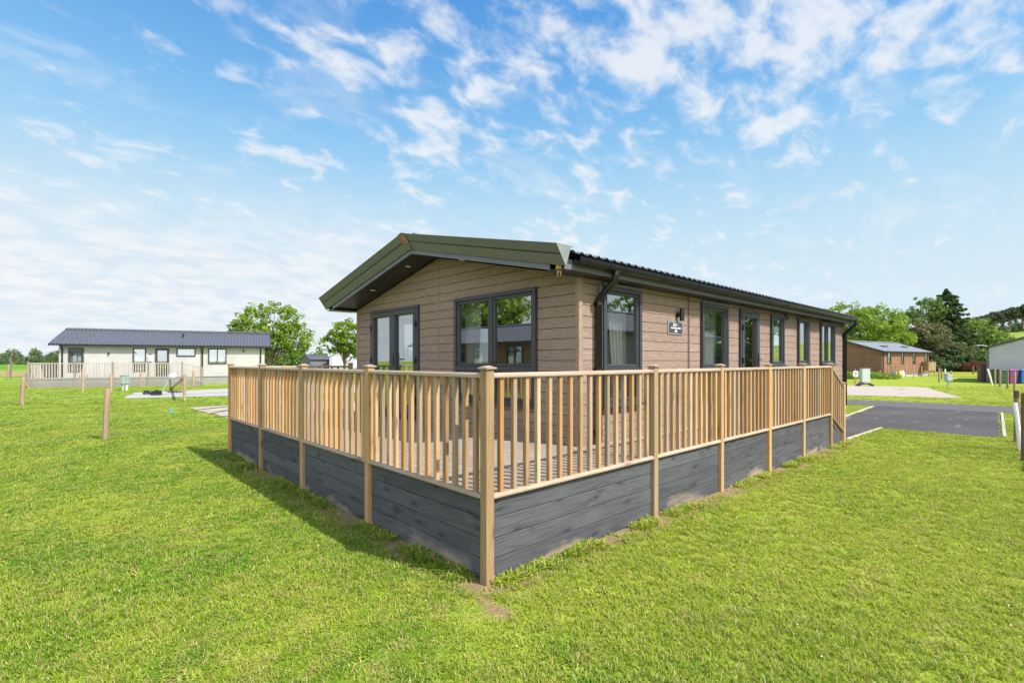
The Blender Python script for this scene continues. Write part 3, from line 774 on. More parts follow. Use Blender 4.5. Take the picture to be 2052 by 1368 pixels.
    window(root, back, *BO[0], mull=(3.85,), off=OFF, sill=False); window(root, back, *BO[1], off=OFF, sill=False); window(root, back, *BO[2], off=OFF, sill=False)
    def door(Mf, u0, u1, z0, z1, leaves, hinge_sides):
        mb = MB(Mf); bars(mb, u0, u1, z0, z1, 0.05, -0.05, 0.045); d = mb.build('door', M_['anth'], root, off=OFF, bevel=0.004)
        w = (u1 - u0 - 0.1) / leaves
        for k in range(leaves):
            a = u0 + 0.05 + k * w + 0.002; b = a + w - 0.004
            mb = MB(Mf); bars(mb, a, b, z0 + 0.05, z1 - 0.052, 0.085, -0.03, 0.055); mb.build('door_leaf', M_['anth'], d, off=OFF, bevel=0.006)
            mb = MB(Mf); mb.box(a + 0.084, b - 0.084, 0.0, 0.006, z0 + 0.134, z1 - 0.136); mb.build('pane', M_['glass'], d, off=OFF)
            hs = hinge_sides[k]; hu = a if hs < 0 else b
            for hz in (z0 + 0.35, z0 + 1.02, z1 - 0.32):
                mb = MB(Mf); mb.tube([(hu, 0.064, hz - 0.05), (hu, 0.064, hz + 0.05)], 0.013, 8); mb.box(hu - 0.03, hu + 0.03, 0.0555, 0.0585, hz - 0.04, hz + 0.04)
                mb.build('hinge', M_['black'], d, off=OFF)
        return d
    d1 = door(front, *FO[0], 2, (-1, 1))
    um = (FO[0][0] + FO[0][1]) / 2
    mb = MB(front); mb.box(um - 0.075, um - 0.045, 0.0555, 0.066, 1.52, 1.76); mb.tube([(um - 0.06, 0.066, 1.64), (um - 0.06, 0.11, 1.64), (um - 0.16, 0.115, 1.64)], 0.010, 8)
    mb.build('handle', M_['black'], d1, off=OFF)
    d2 = door(side, *SO[2], 1, (-1,))
    mb = MB(side); mb.box(7.41, 7.44, 0.0555, 0.066, 1.50, 1.76); mb.tube([(7.425, 0.066, 1.64), (7.425, 0.11, 1.64), (7.33, 0.115, 1.64)], 0.010, 8)
    mb.build('handle', M_['black'], d2, off=OFF)
    # roof
    ze = 2.767; zr = 3.46; ye = 0.70; HW = YC - ye; RX0 = 1.80; RX1 = 13.50
    mb = MB(); roof_slope(mb, RX0, RX1, ye, ze, YC, zr, 0.15, 0.014); roof_slope(mb, RX0, RX1, YC + HW, ze, YC, zr, 0.15, 0.014)
    rf = B(mb, 'roof', M_['roof'])
    mb = MB(); x = RX0 - 0.03
    while x < RX1 - 0.1:
        x2 = min(x + 0.42, RX1 + 0.03)
        P = [(-0.13, -0.015), (-0.02, 0.062), (0.02, 0.062), (0.13, -0.015), (0.12, -0.03), (0, 0.035), (-0.12, -0.03)]
        mb.prism(P, (x, YC, zr + 0.045), (x2, YC, zr + 0.03), (0, 1, 0), (0, 0, 1)); x += 0.40
    mb.build('ridge_tiles', M_['roof'], rf, off=OFF)
    # eave boards and soffit along the sides
    for sgn, yw in ((-1, WY0), (1, WY1)):
        yb = yw + sgn * 0.215 if sgn < 0 else yw + 0.215
        mb = MB(); a, b = sorted((yb, yb - sgn * 0.018))
        mb.box(WX0 - 0.50, RX1 - 0.02, a, b, 2.600, 2.715, 0); B(mb, 'eave_board', M_['anthl'], bevel=0.003)
        mb = MB(); a, b = sorted((yb - sgn * 0.0185, yw + sgn * 0.0))
        zt = zs - 0.012
        mb.box(WX0 + 0.0, RX1 - 0.03, a, b, zt - 0.012, zt, 0); B(mb, 'soffit', M_['soffit'] if sgn < 0 else M_['soffit_bounce'])
    # front fascia: leaning boards meeting in a peak, closed triangular ends
    FT = 3.53; FHW = 3.12; FX = 1.565; BX = 1.715; DH = 0.222
    zf = lambda y: FT - SL * abs(y - YC)
    capw = 0.085
    for sgn in (-1, 1):
        for k, (t0, t1) in enumerate(((0.0, 0.44), (0.50, 1.0))):
            mb = MB(); ya, yb = YC + sgn * capw, YC + sgn * FHW
            def P(y, t, th=0.0): return (FX + (BX - FX) * t + th + (0.004 if t in (0.44, 0.50) else 0), y, zf(y) - DH * t)
            V = [P(ya, t0), P(yb, t0), P(yb, t1), P(ya, t1), P(ya, t0, 0.02), P(yb, t0, 0.02), P(yb, t1, 0.02), P(ya, t1, 0.02)]
            mb.solid(V, [(0, 1, 2, 3), (7, 6, 5, 4), (0, 4, 5, 1), (1, 5, 6, 2), (2, 6, 7, 3), (3, 7, 4, 0)], 1)
            B(mb, 'fascia_board', M_['fascia'], bevel=0.003)
        mb = MB(); yb = YC + sgn * FHW                     # dark seam between the two boards
        V = [(FX + 0.078, YC, zf(YC) - DH * 0.44), (FX + 0.078, yb, zf(yb) - DH * 0.44), (FX + 0.082, yb, zf(yb) - DH * 0.5), (FX + 0.082, YC, zf(YC) - DH * 0.5)]
        mb.solid(V, [(0, 1, 2, 3)]); B(mb, 'fascia_seam', M_['black'])
        mb = MB(); y2 = yb + sgn * 0.006                    # end cap
        V = [(FX - 0.004, yb, zf(yb) + 0.003), (RX0 + 0.005, yb, zf(yb) + 0.003), (BX + 0.003, yb, zf(yb) - DH - 0.004), (FX - 0.004, y2, zf(yb) + 0.003), (RX0 + 0.005, y2, zf(yb) + 0.003), (BX + 0.003, y2, zf(yb) - DH - 0.004)]
        mb.solid(V, [(0, 1, 2), (5, 4, 3), (0, 3, 4, 1), (1, 4, 5, 2), (2, 5, 3, 0)]); B(mb, 'fascia_end_cap', M_['capgrey'])
        mb = MB()                                           # top flashing
        V = [(FX, YC, zf(YC) + 0.001), (FX, yb, zf(yb) + 0.001), (RX0 + 0.04, yb, zf(yb) + 0.001), (RX0 + 0.04, YC, zf(YC) + 0.001)]
        mb.solid(V + [(x, y, z - 0.008) for x, y, z in V], [(0, 1, 2, 3), (7, 6, 5, 4), (0, 4, 5, 1), (1, 5, 6, 2), (2, 6, 7, 3)]); B(mb, 'flashing', M_['fascia'])
        # pale grey trim below the fascia and boarded soffit behind
        yt = YC + sgn * (2.87)
        mb = MB(); V = [(BX + 0.02, YC, zf(YC) - DH + 0.01), (BX + 0.02, yt, zf(yt) - DH + 0.01), (BX + 0.02, yt, zf(yt) - DH - 0.062), (BX + 0.02, YC, zf(YC) - DH - 0.062)]
        mb.solid(V + [(x + 0.018, y, z) for x, y, z in V], [(0, 1, 2, 3), (7, 6, 5, 4), (0, 4, 5, 1), (1, 5, 6, 2), (2, 6, 7, 3), (3, 7, 4, 0)], 1); B(mb, 'trim_board', M_['anthl'])
        sf = lambda y: ZA - SL * abs(y - YC) + 0.012
        mb = MB(); nb = 26
        mat = M_['soffit']
        for i in range(nb):                                 # boards running front to back
            a = YC + sgn * (WY1 - YC + 0.02) * i / nb; b = YC + sgn * (WY1 - YC + 0.02) * (i + 1) / nb; g_ = 0.006 * sgn
            V = [(BX + 0.039, a, sf(a)), (WX0 - 0.0, a, sf(a)), (WX0 - 0.0, b - g_, sf(b)), (BX + 0.039, b - g_, sf(b))]
            mb.solid(V + [(x, y, z + 0.012) for x, y, z in V], [(0, 1, 2, 3), (7, 6, 5, 4), (0, 4, 5, 1), (1, 5, 6, 2), (2, 6, 7, 3), (3, 7, 4, 0)])
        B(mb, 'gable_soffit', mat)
        mb = MB(); a, b = sorted((YC + sgn * (WY1 - YC + 0.0), YC + sgn * (FHW - 0.03)))
        mb.box(BX + 0.005, WX0 + 0.0, a + 0.0, b, zs - 0.026, zs - 0.014); B(mb, 'soffit_return', M_['soffit'] if sgn < 0 else M_['soffit_bounce'])
    for yy in (5.55, 4.35, 2.9):                             # downlights
        mb = MB(); zz = ZA - SL * abs(yy - YC) + 0.008; xx = 1.98
        mb.tube([(xx, yy, zz - 0.008), (xx, yy, zz + 0.002)], 0.045, 18); B(mb, 'downlight', M_['lens'])
    # peak cover plate with its emblem
    PT = lambda a, t, d=0.0: (FX + (BX - FX) * t - 0.010 - d, YC + a, zf(YC + a) - DH * t + 0.004 * (1 - t))
    mb = MB(); T = ((0, 0.006), (1.02, 0.004))
    V = [PT(-capw - 0.01, 0), PT(0, 0), PT(capw + 0.01, 0), PT(capw - 0.015, 1.03), PT(0, 1.03), PT(-capw + 0.015, 1.03)]
    W2 = [(x + 0.012, y, z) for x, y, z in V]
    mb.solid(V + W2, [(0, 1, 4, 5), (1, 2, 3, 4), (11, 10, 7, 6), (10, 9, 8, 7), (0, 6, 7, 1), (1, 7, 8, 2), (2, 8, 9, 3), (3, 9, 10, 4), (4, 10, 11, 5), (5, 11, 6, 0)])
    pk = B(mb, 'peak_plate', M_['fascia'])
    mb = MB()
    for (a0, t0), (a1, t1), w in (((0.015, 0.12), (0.052, 0.62), 0.022), ((0.018, 0.14), (-0.045, 0.58), 0.020), ((0.045, 0.40), (-0.01, 0.36), 0.016)):
        mb.obox(PT(a0, t0, 0.001), PT(a1, t1, 0.001), w, 0.004, up=(1, 0, 0))
    mb.build('emblem', M_['orange'], pk, off=OFF)
    # gutter, brackets, downpipes
    GP = [(-0.056, 0.03), (-0.052, -0.008), (-0.036, -0.034), (-0.012, -0.046), (0.012, -0.046), (0.036, -0.034), (0.052, -0.008), (0.056, 0.03), (0.048, 0.03), (0.044, -0.006), (0.03, -0.028), (0.01, -0.038), (-0.01, -0.038), (-0.03, -0.028), (-0.044, -0.006), (-0.048, 0.03)]
    for sgn, yg in ((-1, 0.705), (1, 2 * YC - 0.705)):
        mb = MB(); n = len(GP); V = [(x, yg + a, 2.702 + b) for x in (1.86, 13.46) for a, b in GP]
        fs = [(i, (i + 1) % n, n + (i + 1) % n, n + i) for i in range(n)]
        mb.solid(V, fs, 0); gt = B(mb, 'gutter', M_['black'])
        mb = MB(); x = 2.1
        for x in (2.02, 2.42, 2.70, 3.6, 4.55, 5.5, 6.4, 7.3, 8.2, 9.1, 10.0, 10.9, 11.8, 12.7, 13.3):
            V = [(xx, yg + a * 1.10, 2.702 + b * 1.13) for xx in (x, x + 0.035) for a, b in GP[:8]]
            mb.solid(V, [(i, i + 1, 9 + i, 8 + i) for i in range(7)])
        mb.build('gutter_bracket', M_['black'], gt, off=OFF)
    def pipe(x, zlow, name='downpipe'):
        mb = MB(); yw = WY0 - 0.055
        mb.tube([(x, 0.705, 2.67), (x, 0.705, 2.62)], 0.04, 12); mb.tube([(x, 0.705, 2.63), (x, 0.715, 2.56), (x - 0.03, 0.86, 2.42), (x - 0.03, yw, 2.36), (x - 0.03, yw, zlow)], 0.040, 12)
        p = B(mb, name, M_['black'])
        for zz in (2.30, 1.5, 0.75):
            mb = MB(); mb.tube([(x - 0.03, yw, zz - 0.02), (x - 0.03, yw, zz + 0.02)], 0.046, 12); mb.box(x - 0.075, x + 0.015, yw + 0.03, yw + 0.052, zz - 0.02, zz + 0.02); mb.build('pipe_clip', M_['black'], p, off=OFF)
    pipe(2.58, DZ + 0.02); pipe(13.36, 0.42)
    # dark cover strip beside the first window, above it a head strip
    mb = MB(side); mb.box(2.60, 2.66, 0.001, 0.03, 1.04, 2.54, 2); B(mb, 'cover_strip', M_['anthl'], bevel=0.004)
    for (a, b, z1) in ((SO[0][0], SO[0][1], 2.54), (SO[1][0], SO[1][1], 2.53)):
        mb = MB(side); mb.box(a - 0.0, b + 0.0, 0.001, 0.062, z1 + 0.0005, z1 + 0.03, 0); B(mb, 'head_strip', M_['anthl'], bevel=0.003)
    # wall lamp
    mb = MB(side); mb.tube([(4.52, 0.075, 2.20), (4.52, 0.075, 2.38)], 0.034, 14); mb.tube([(4.52, 0.0, 2.29), (4.52, 0.05, 2.29)], 0.022, 10); mb.tube([(4.52, 0.002, 2.29), (4.52, 0.014, 2.29)], 0.04, 14)
    B(mb, 'wall_lamp', M_['black'])
    # vent cowl near the eave
    mb = MB(side); bars(mb, 8.93, 9.10, 2.47, 2.58, 0.02, 0.001, 0.04); mb.box(9.0, 9.03, 0.001, 0.03, 2.49, 2.56); B(mb, 'vent', M_['brownline'])
    # name plate
    mb = MB(side); mb.box(4.235, 4.672, 0.001, 0.012, 1.995, 2.20); pl = B(mb, 'name_plate', M_['plateb'], bevel=0.003)
    mb = MB(side); mb.box(4.272, 4.635, 0.0125, 0.017, 2.022, 2.172); mb.build('plate_face', M_['plate'], pl, off=OFF)
    tm = lambda cx, cz: (lambda p: side((cx + p[0], 0.019 + p[1], cz + p[2])))
    text_mesh('lettering', 'LILAC', 0.068, tm(4.452, 2.138), M_['white'], pl, OFF)
    mb = MB(side)
    for k in range(11):
        mb.box(4.31 + k * 0.026, 4.31 + k * 0.026 + 0.020, 0.018, 0.0195, 2.083, 2.101)
    mb.build('lettering_line', M_['white'], pl, off=OFF)
    mb = MB(side)
    for a, b in ((-0.03, 0.0), (0.03, 0.0)): mb.obox((4.452 + a, 0.019, 2.030), (4.452 + b, 0.019, 2.068), 0.014, 0.003, up=(0, 1, 0))
    mb.build('plate_emblem', M_['white'], pl, off=OFF)
    # notices stuck inside the narrow window
    mb = MB(side); mb.box(8.37, 8.66, -0.012, -0.0065, 1.93, 2.32); ns = B(mb, 'window_notice', plain('notice', (0.62, 0.78, 0.74), 0.6))
    mb = MB(side); mb.box(8.43, 8.60, -0.0064, -0.0062, 2.0, 2.07); mb.build('notice_patch', plain('notice_patch', (0.70, 0.66, 0.08), 0.6), ns, off=OFF)
    # curtains inside
    curtain(side, 3.02, 3.44, 0.66, 2.50, -0.16, 'pale voile curtain inside the tall window nearest the lodge corner', 'curtains inside the brown lodge', 0.35)
    curtain(side, 5.40, 6.10, 0.66, 2.50, -0.16, 'pale voile curtain inside the tall window right of the name plate', 'curtains inside the brown lodge', 0.25)
    curtain(front, 2.98, 3.36, 0.66, 2.50, -0.16, 'sheer curtain inside the wide front window, at its left edge', 'curtains inside the brown lodge', 0.2)
    curtain(side, 11.36, 11.52, 0.9, 2.5, -0.16, 'narrow pale curtain inside the double window at the far end', 'curtains inside the brown lodge')
    curtain(side, 9.76, 10.34, 1.5, 2.5, -0.14, 'closed pale blind inside the last narrow window', 'curtains inside the brown lodge')
    # a torn strip hanging from the fascia end
    mb = MB(); 
    for k in range(7):
        a = 0.83 + 0.07 * random.random(); mb.tube([(BX + 0.03, a, 2.66), (BX + 0.03 + random.uniform(-.01, .01), a + random.uniform(-.02, .02), 2.62 - 0.03 * random.random()), (BX + 0.03, a + random.uniform(-.015, .015), 2.60 - 0.09 * random.random())], [0.012, 0.010, 0.003], 6)
    B(mb, 'torn_strip', M_['tan'], label='tattered tan strip hanging below the right end of the gable fascia')
main_lodge()

# ------------------------------------------------------------------ generic lodge for the neighbours
def lodge(label, loc, rz, L, Wd, zskirt, zeave, zridge, clad, roofm, wins=(), doors=(), gwins=(), over=0.25, gover=0.3, period=0.2, amp=0.02, fascia=None, trims=(), pipes=(), skirtm=None, plank=0.15, lamps=(), curt=True, name='lodge', two_sided=False):
    root = empty(name, loc, rz, label, 'lodge')
    fascia = fascia or M_['anth']
    near = lambda p: (p[0], -p[1], p[2]); far = lambda p: (p[0], Wd + p[1], p[2]); lft = lambda p: (-p[1], p[0], p[2]); rgt = lambda p: (L + p[1], p[0], p[2])
    sl = (zridge - zeave) / (Wd / 2 + over); zw = zeave + sl * over - 0.05
    gb = (Wd / 2, zw + sl * Wd / 2, sl)
    gx = None
    ops = [tuple(w[:4]) for w in wins] + [tuple(d[:4]) for d in doors]; gops = [tuple(w[:4]) for w in gwins]
    for nm, Mf, ub, op, g_, z1 in (('side_wall', near, L, ops, None, zw), ('back_wall', far, L, [], None, zw), ('gable_wall', lft, Wd, gops, gb, gb[1]), ('end_wall', rgt, Wd, [], gb, gb[1])):
        mb = MB(Mf); slabs(mb, 0.004, ub - 0.004, zskirt, z1, -0.018, 0, plank, op, g_, gap=0.014); w = mb.build(nm, clad, root)
        mb = MB(Mf); slabs(mb, 0.02, ub - 0.02, zskirt, z1 - 0.01, -0.08, -0.0185, 9, op, (g_[0], g_[1] - 0.02, g_[2]) if g_ else None); mb.build('wall_liner', clad, w)
    mb = MB(); mb.box(0.05, L - 0.05, 0.05, Wd - 0.05, 0, zskirt - 0.002); mb.build('skirting', skirtm or M_['wskirt'], root)
    for i, w in enumerate(wins):
        window(root, near, *w[:4], mull=w[4] if len(w) > 4 else (), trans=w[5] if len(w) > 5 else None, sill=False, sashes=False, fw=0.07)
        if curt: curtain(near, w[0] + 0.06, w[1] - 0.06, w[2] + 0.05, w[3] - 0.05, -0.12, None, parent=root)
    for w in gwins: window(root, lft, *w[:4], mull=w[4] if len(w) > 4 else (), sill=False, sashes=False, fw=0.07)
    for d in doors:
        w = window(root, near, *d[:4], sill=False, fw=0.09, name='door', trans=d[2] + 0.9 if len(d) > 4 else None)
    mb = MB(); roof_slope(mb, -gover, L + gover, -over, zeave, Wd / 2, zridge, period, amp, 0.4, 0.005); roof_slope(mb, -gover, L + gover, Wd + over, zeave, Wd / 2, zridge, period, amp, 0.4, 0.005)
    rf = mb.build('roof', roofm, root)
    mb = MB(); mb.prism([(-0.15, -0.02), (0, 0.06), (0.15, -0.02)], (-gover, Wd / 2, zridge + 0.03), (L + gover, Wd / 2, zridge + 0.03), (0, 1, 0), (0, 0, 1)); mb.build('ridge_tiles', roofm, rf)
    for xx, s_ in ((-gover - 0.02, -1), (-gover - 0.02, 1), (L + gover, -1), (L + gover, 1)):
            mb = MB()
            ye = -over if s_ < 0 else Wd + over; dz = 0.14
            V = [(xx, Wd / 2, zridge + 0.03), (xx, ye, zeave + 0.03), (xx, ye, zeave + 0.03 - dz), (xx, Wd / 2, zridge + 0.03 - dz)]
            mb.solid(V + [(x + 0.02, y, z) for x, y, z in V], [(0, 1, 2, 3), (7, 6, 5, 4), (0, 4, 5, 1), (1, 5, 6, 2), (2, 6, 7, 3), (3, 7, 4, 0)], 1)
            mb.build('bargeboard', fascia, root)
    mb = MB()
    for ye, s_ in ((-over, -1), (Wd + over, 1)):
        a, b = sorted((ye, ye + s_ * 0.09)); mb.box(-gover, L + gover, a, b, zeave - 0.09, zeave - 0.02)
    mb.build('gutter', M_['black'], root)
    for x in pipes:
        mb = MB(near); mb.tube([(x, over + 0.03, zeave - 0.08), (x, 0.05, zeave - 0.3), (x, 0.05, zskirt * 0.7)], 0.04, 8); mb.build('downpipe', M_['black'], root)
    for x in trims:
        mb = MB(near); mb.box(x - 0.05, x + 0.05, 0.001, 0.02, zskirt, zw); mb.build('joint_strip', M_['wpost'], root)
    return root, near, lft

# white lodge on the left
WA = R(-15.69)
wr, wn, wl = lodge('long cream clad lodge with corrugated dark grey roof beyond the lawn at left', (-1.793, 39.516, 0), WA, 11.56, 6.0, 0.55, 2.68, 3.78, M_['wclad'], M_['wroof'],
    wins=[(0.46, 1.22, 0.93, 2.45, (), 1.45), (3.75, 4.47, 0.93, 2.47, (), 1.45), (6.17, 7.27, 1.93, 2.5), (8.02, 9.14, 1.41, 2.49, (8.58,))],
    doors=[(4.97, 5.75, 0.60, 2.46)], pipes=(0.17, 7.68, 11.3), trims=(7.6,), gover=0.42, over=0.28, period=0.205, amp=0.022)
mb = MB(wn); mb.box(4.58, 4.80, 0.001, 0.09, 1.62, 1.96); mb.build('meter_box', M_['white'], wr)
mb = MB(wn); mb.box(4.62, 4.76, 0.001, 0.02, 2.04, 2.10); mb.build('number_plate', M_['black'], wr)
for xx, z in ((2.49, 2.1), (10.2, 2.35)):
    mb = MB(wn); mb.tube([(xx, 0.07, z - 0.10), (xx, 0.07, z + 0.10)], 0.035, 8); mb.box(xx - 0.02, xx + 0.02, 0.001, 0.05, z - 0.02, z + 0.02); mb.build('wall_lamp', M_['black'], wr)
mb = MB(); mb.tube([(6.4, 1.4, 3.30), (6.4, 1.4, 3.50)], 0.05, 8); mb.tube([(6.4, 1.4, 3.50), (6.4, 1.4, 3.54)], 0.12, 10); mb.build('roof_vent', M_['black'], wr)

def white_deck():
    root = empty('timber_deck', (-1.793, 39.516, 0), WA, 'low grey brown deck with pale balusters along the front of the cream lodge', 'deck')
    n = -1.35; x0, x1, x2 = -1.05, 6.64, 7.77; z0, z1 = 0.56, 1.50
    mb = MB()
    for i in range(4): mb.box(x0, x2 - 0.02, n, n + 0.03, 0.0 + i * 0.14, 0.0 + i * 0.14 + 0.132)
    for i in range(4): mb.box(x0, x0 + 0.03, n + 0.031, 5.0, i * 0.14, i * 0.14 + 0.132, 1)
    mb.build('skirt_panel', M_['wskirt'], root)
    mb = MB(); mb.box(x0 + 0.03, x1, n + 0.03, -0.01, 0.50, 0.55); mb.box(x0 + 0.03, -0.01, -0.009, 5.0, 0.50, 0.55); mb.build('deck_floor', M_['wskirt'], root)
    mb = MB(); mb.box(x0, x1, n - 0.02, n + 0.05, z1 - 0.05, z1); mb.box(x0, x0 + 0.06, n + 0.051, 5.0, z1 - 0.05, z1, 1); mb.box(x0, x1, n - 0.015, n + 0.04, z0, z0 + 0.05); mb.box(x0, x0 + 0.05, n + 0.05, 5.0, z0, z0 + 0.05, 1)
    mb.box(x0, -0.05, 4.95, 5.02, z1 - 0.05, z1); mb.build('handrail', M_['wrail'], root)
    mb = MB(); mb.obox((x1, n + 0.01, z1 - 0.03), (x2, n + 0.01, 1.14), 0.07, 0.05); mb.obox((x1, n + 0.01, z0 + 0.05), (x2, n + 0.01, 0.28), 0.06, 0.05); mb.build('stair_rail', M_['wrail'], root)
    for x in (x0 + 0.03, 1.11, 2.96, 4.79, x1, x2):
        mb = MB(); mb.box(x - 0.05, x + 0.05, n - 0.055, n + 0.045, 0, (z1 if x < x2 else 1.15) + 0.06, 2); mb.build('post', M_['wpost'], root)
    mb = MB(); mb.box(x0 - 0.02, x0 + 0.08, 4.92, 5.02, 0, z1 + 0.06, 2); mb.box(x0 - 0.02, x0 + 0.08, 1.8, 1.9, 0, z1 + 0.06, 2); mb.build('post', M_['wpost'], root)
    posts = (x0 + 0.03, 1.11, 2.96, 4.79, x1, x2)
    for a, b in zip(posts[:-1], posts[1:]):
        k = max(2, round((b - a) / 0.135))
        for i in range(1, k):
            x = a + (b - a) * i / k
            zt = z1 - 0.05 if x < x1 else z1 - 0.03 + (1.14 - z1 + 0.03) * (x - x1) / (x2 - x1); zb = z0 + 0.04 if x < x1 else z0 + 0.05 - 0.33 * (x - x1) / (x2 - x1)
            mb = MB(); mb.box(x - 0.025, x + 0.025, n - 0.01, n + 0.02, zb, zt - 0.0005, 2); mb.build('baluster', M_['wrail'], root)
    mb = MB(); y = n + 0.2
    while y < 4.9: mb.box(x0 + 0.01, x0 + 0.04, y, y + 0.045, z0 + 0.04, z1 - 0.05, 2); y += 0.14
    o = mb.build('end_balusters', M_['wrail'], root)
    mb = MB()
    for k in range(3): mb.box(x1 + 0.1 + 0.3 * k, x1 + 0.42 + 0.3 * k, n + 0.06, -0.05, 0.38 - 0.15 * k - 0.04, 0.38 - 0.15 * k)
    mb.build('step_tread', M_['wrail'], root)
white_deck()

# orange lodge on the right
orr, on_, ol = lodge('orange brown clad lodge with grey blue roof behind the pale concrete pad', (58.872, 8.545, 0), R(-11.57), 11.51, 6.2, 0.25, 2.62, 3.72, M_['oclad'], M_['oroof'],
    wins=[(1.19, 1.97, 1.33, 2.5), (4.37, 4.95, 1.33, 2.5), (7.13, 7.75, 1.33, 2.5), (10.19, 10.9, 0.97, 2.5)], pipes=(0.2, 11.3), gover=0.25, over=0.25, period=0.35, amp=0.008, fascia=M_['anth'], skirtm=M_['lightgrey'], curt=False)
for xx in (3.4, 8.2):
    mb = MB(); mb.box(xx, xx + 1.1, 1.2, 1.7, 3.12, 3.26); mb.build('roof_vent', M_['anth'], orr)
for xx in (1.95, 5.3):
    mb = MB(on_); mb.box(xx, xx + 0.15, 0.001, 0.01, 0.25, 1.2); mb.build('wall_mark', M_['brownline'], orr)
p = base(1768, 49.2)
def boarded(name, label, cat, loc, rz, w, d, h, mat, n=5, legs=0.0, slope=0.0):
    root = empty(name, loc, rz, label, cat)
    mb = MB(); bw = w / n
    for i in range(n): mb.box(i * bw, (i + 1) * bw - 0.015, 0, 0.025, legs, h, 2)
    mb.build('front_boards', mat, root)
    mb = MB(); mb.box(0, 0.03, 0.026, d, legs, h, 2); mb.box(w - 0.045, w - 0.015, 0.026, d, legs, h, 2); mb.box(0.0, w - 0.015, d - 0.03, d, legs, h, 2) if d > 0.3 else None
    mb.build('side_boards', mat, root)
    mb = MB(); mb.box(-0.03, w + 0.02, -0.03, d + 0.02, h + 0.001, h + 0.04); mb.build('lid', mat, root)
    mb = MB()
    for x in (0.02, w - 0.10): mb.box(x, x + 0.08, 0.03, 0.10, 0, legs + 0.05, 2)
    if legs: mb.build('leg', mat, root)
    return root
M_['tanwood'] = wood('tan_boards', (0.36, 0.24, 0.14), (0.48, 0.34, 0.21), knots=False)
M_['dkwood'] = wood('dark_brown_boards', (0.10, 0.06, 0.045), (0.17, 0.10, 0.075), knots=False)
boarded('deck_gate', 'tan boarded step screen on legs at the right end of the orange lodge', 'screen', base(1861, 54), R(-43), 0.80, 0.9, 1.52, M_['tanwood'], 5, 0.55)
boarded('timber_store', 'dark brown wooden store standing against the corner of the grey lodge', 'store', base(1964, 38), R(-43) + R(4), 0.55, 0.22, 1.32, M_['dkwood'], 5)

# grey lodge, far right
fx = Vector((math.cos(YAW), math.sin(YAW), 0)); rx = Vector((math.sin(YAW), -math.cos(YAW), 0))
lodge('pale grey clad lodge with dark roof edge behind the wheelie bins', (base(1982, 37.5)[0] + 4.14 * rx.x - 4.34 * fx.x, base(1982, 37.5)[1] + 4.14 * rx.y - 4.34 * fx.y, 0), R(0.8), 12, 6.0, 0.35, 2.66, 3.75, M_['gclad'], M_['wroof'], gover=0.12, over=0.2, pipes=(), curt=False, plank=0.2, skirtm=M_['gclad'])

# small far lodges seen over the deck
lodge('small far lodge with dark gable and grey roof beside the white one', base(622, 92), R(10), 4.2, 3.4, 0.3, 1.9, 2.75, plain('far_dark_cladding', (0.12, 0.12, 0.13), 0.8), M_['wroof'], curt=False, over=0.15, gover=0.1, plank=0.3)
def porch_lodge():
    r, nn, ll = lodge('far white lodge with grey framed gable front seen above the deck rail', base(663, 95), YAW - R(88) + R(4), 9.0, 4.6, 0.3, 2.4, 3.3, plain('far_white_cladding', (0.62, 0.63, 0.64), 0.8), M_['wroof'], curt=False, over=0.15, gover=0.1, plank=0.4)
    mb = MB(); x0, x1, n = 0.1, 4.2, -1.5
    V = [(x0, n, 0), (x1, n, 0), (x1, n, 2.6), ((x0 + x1) / 2, n, 3.55), (x0, n, 2.6)]
    V2 = V + [(x, 0.0, z) for x, y, z in V]
    mb.solid(V2, [(0, 1, 2, 3, 4), (9, 8, 7, 6, 5), (0, 5, 6, 1), (1, 6, 7, 2), (2, 7, 8, 3), (3, 8, 9, 4), (4, 9, 5, 0)])
    pw = mb.build('porch', plain('far_pale_grey_boards', (0.36, 0.38, 0.42), 0.8), r)
    mb = MB()
    for a, b in (((x0 - 0.2, 2.58), ((x0 + x1) / 2, 3.68)), (((x0 + x1) / 2, 3.68), (x1 + 0.2, 2.58))): mb.obox((a[0], n - 0.1, a[1]), (b[0], n - 0.1, b[1]), 0.2, 0.16)
    mb.box(0.6, 3.7, n - 0.06, n - 0.01, 0.5, 2.35); mb.build('porch_trim', M_['white'], pw)
porch_lodge()

# neighbours behind the camera, seen mirrored in the window glass
br, bn, bl = lodge('brown lodge behind the camera, seen mirrored in the front window', (-10.5, 13.0, 0), R(90), 12, 6, 0.4, 2.6, 3.7, M_['oclad'], M_['wroof'], wins=[(2.0, 3.2, 1.0, 2.4, (2.6,)), (5.0, 6.0, 1.0, 2.4), (8.6, 10.1, 1.2, 2.4, (9.3,))], doors=[(6.6, 7.5, 0.5, 2.4)])
lodge('beige lodge behind the camera, seen mirrored in the side windows', (18.5, -5.0, 0), R(180), 9.5, 6, 0.4, 2.6, 3.7, plain('beige_cladding', (0.33, 0.30, 0.24), 0.8), M_['wroof'], wins=[(2.0, 3.2, 1.0, 2.4), (5.0, 6.0, 1.0, 2.4)], doors=[(7.6, 8.5, 0.5, 2.4)])

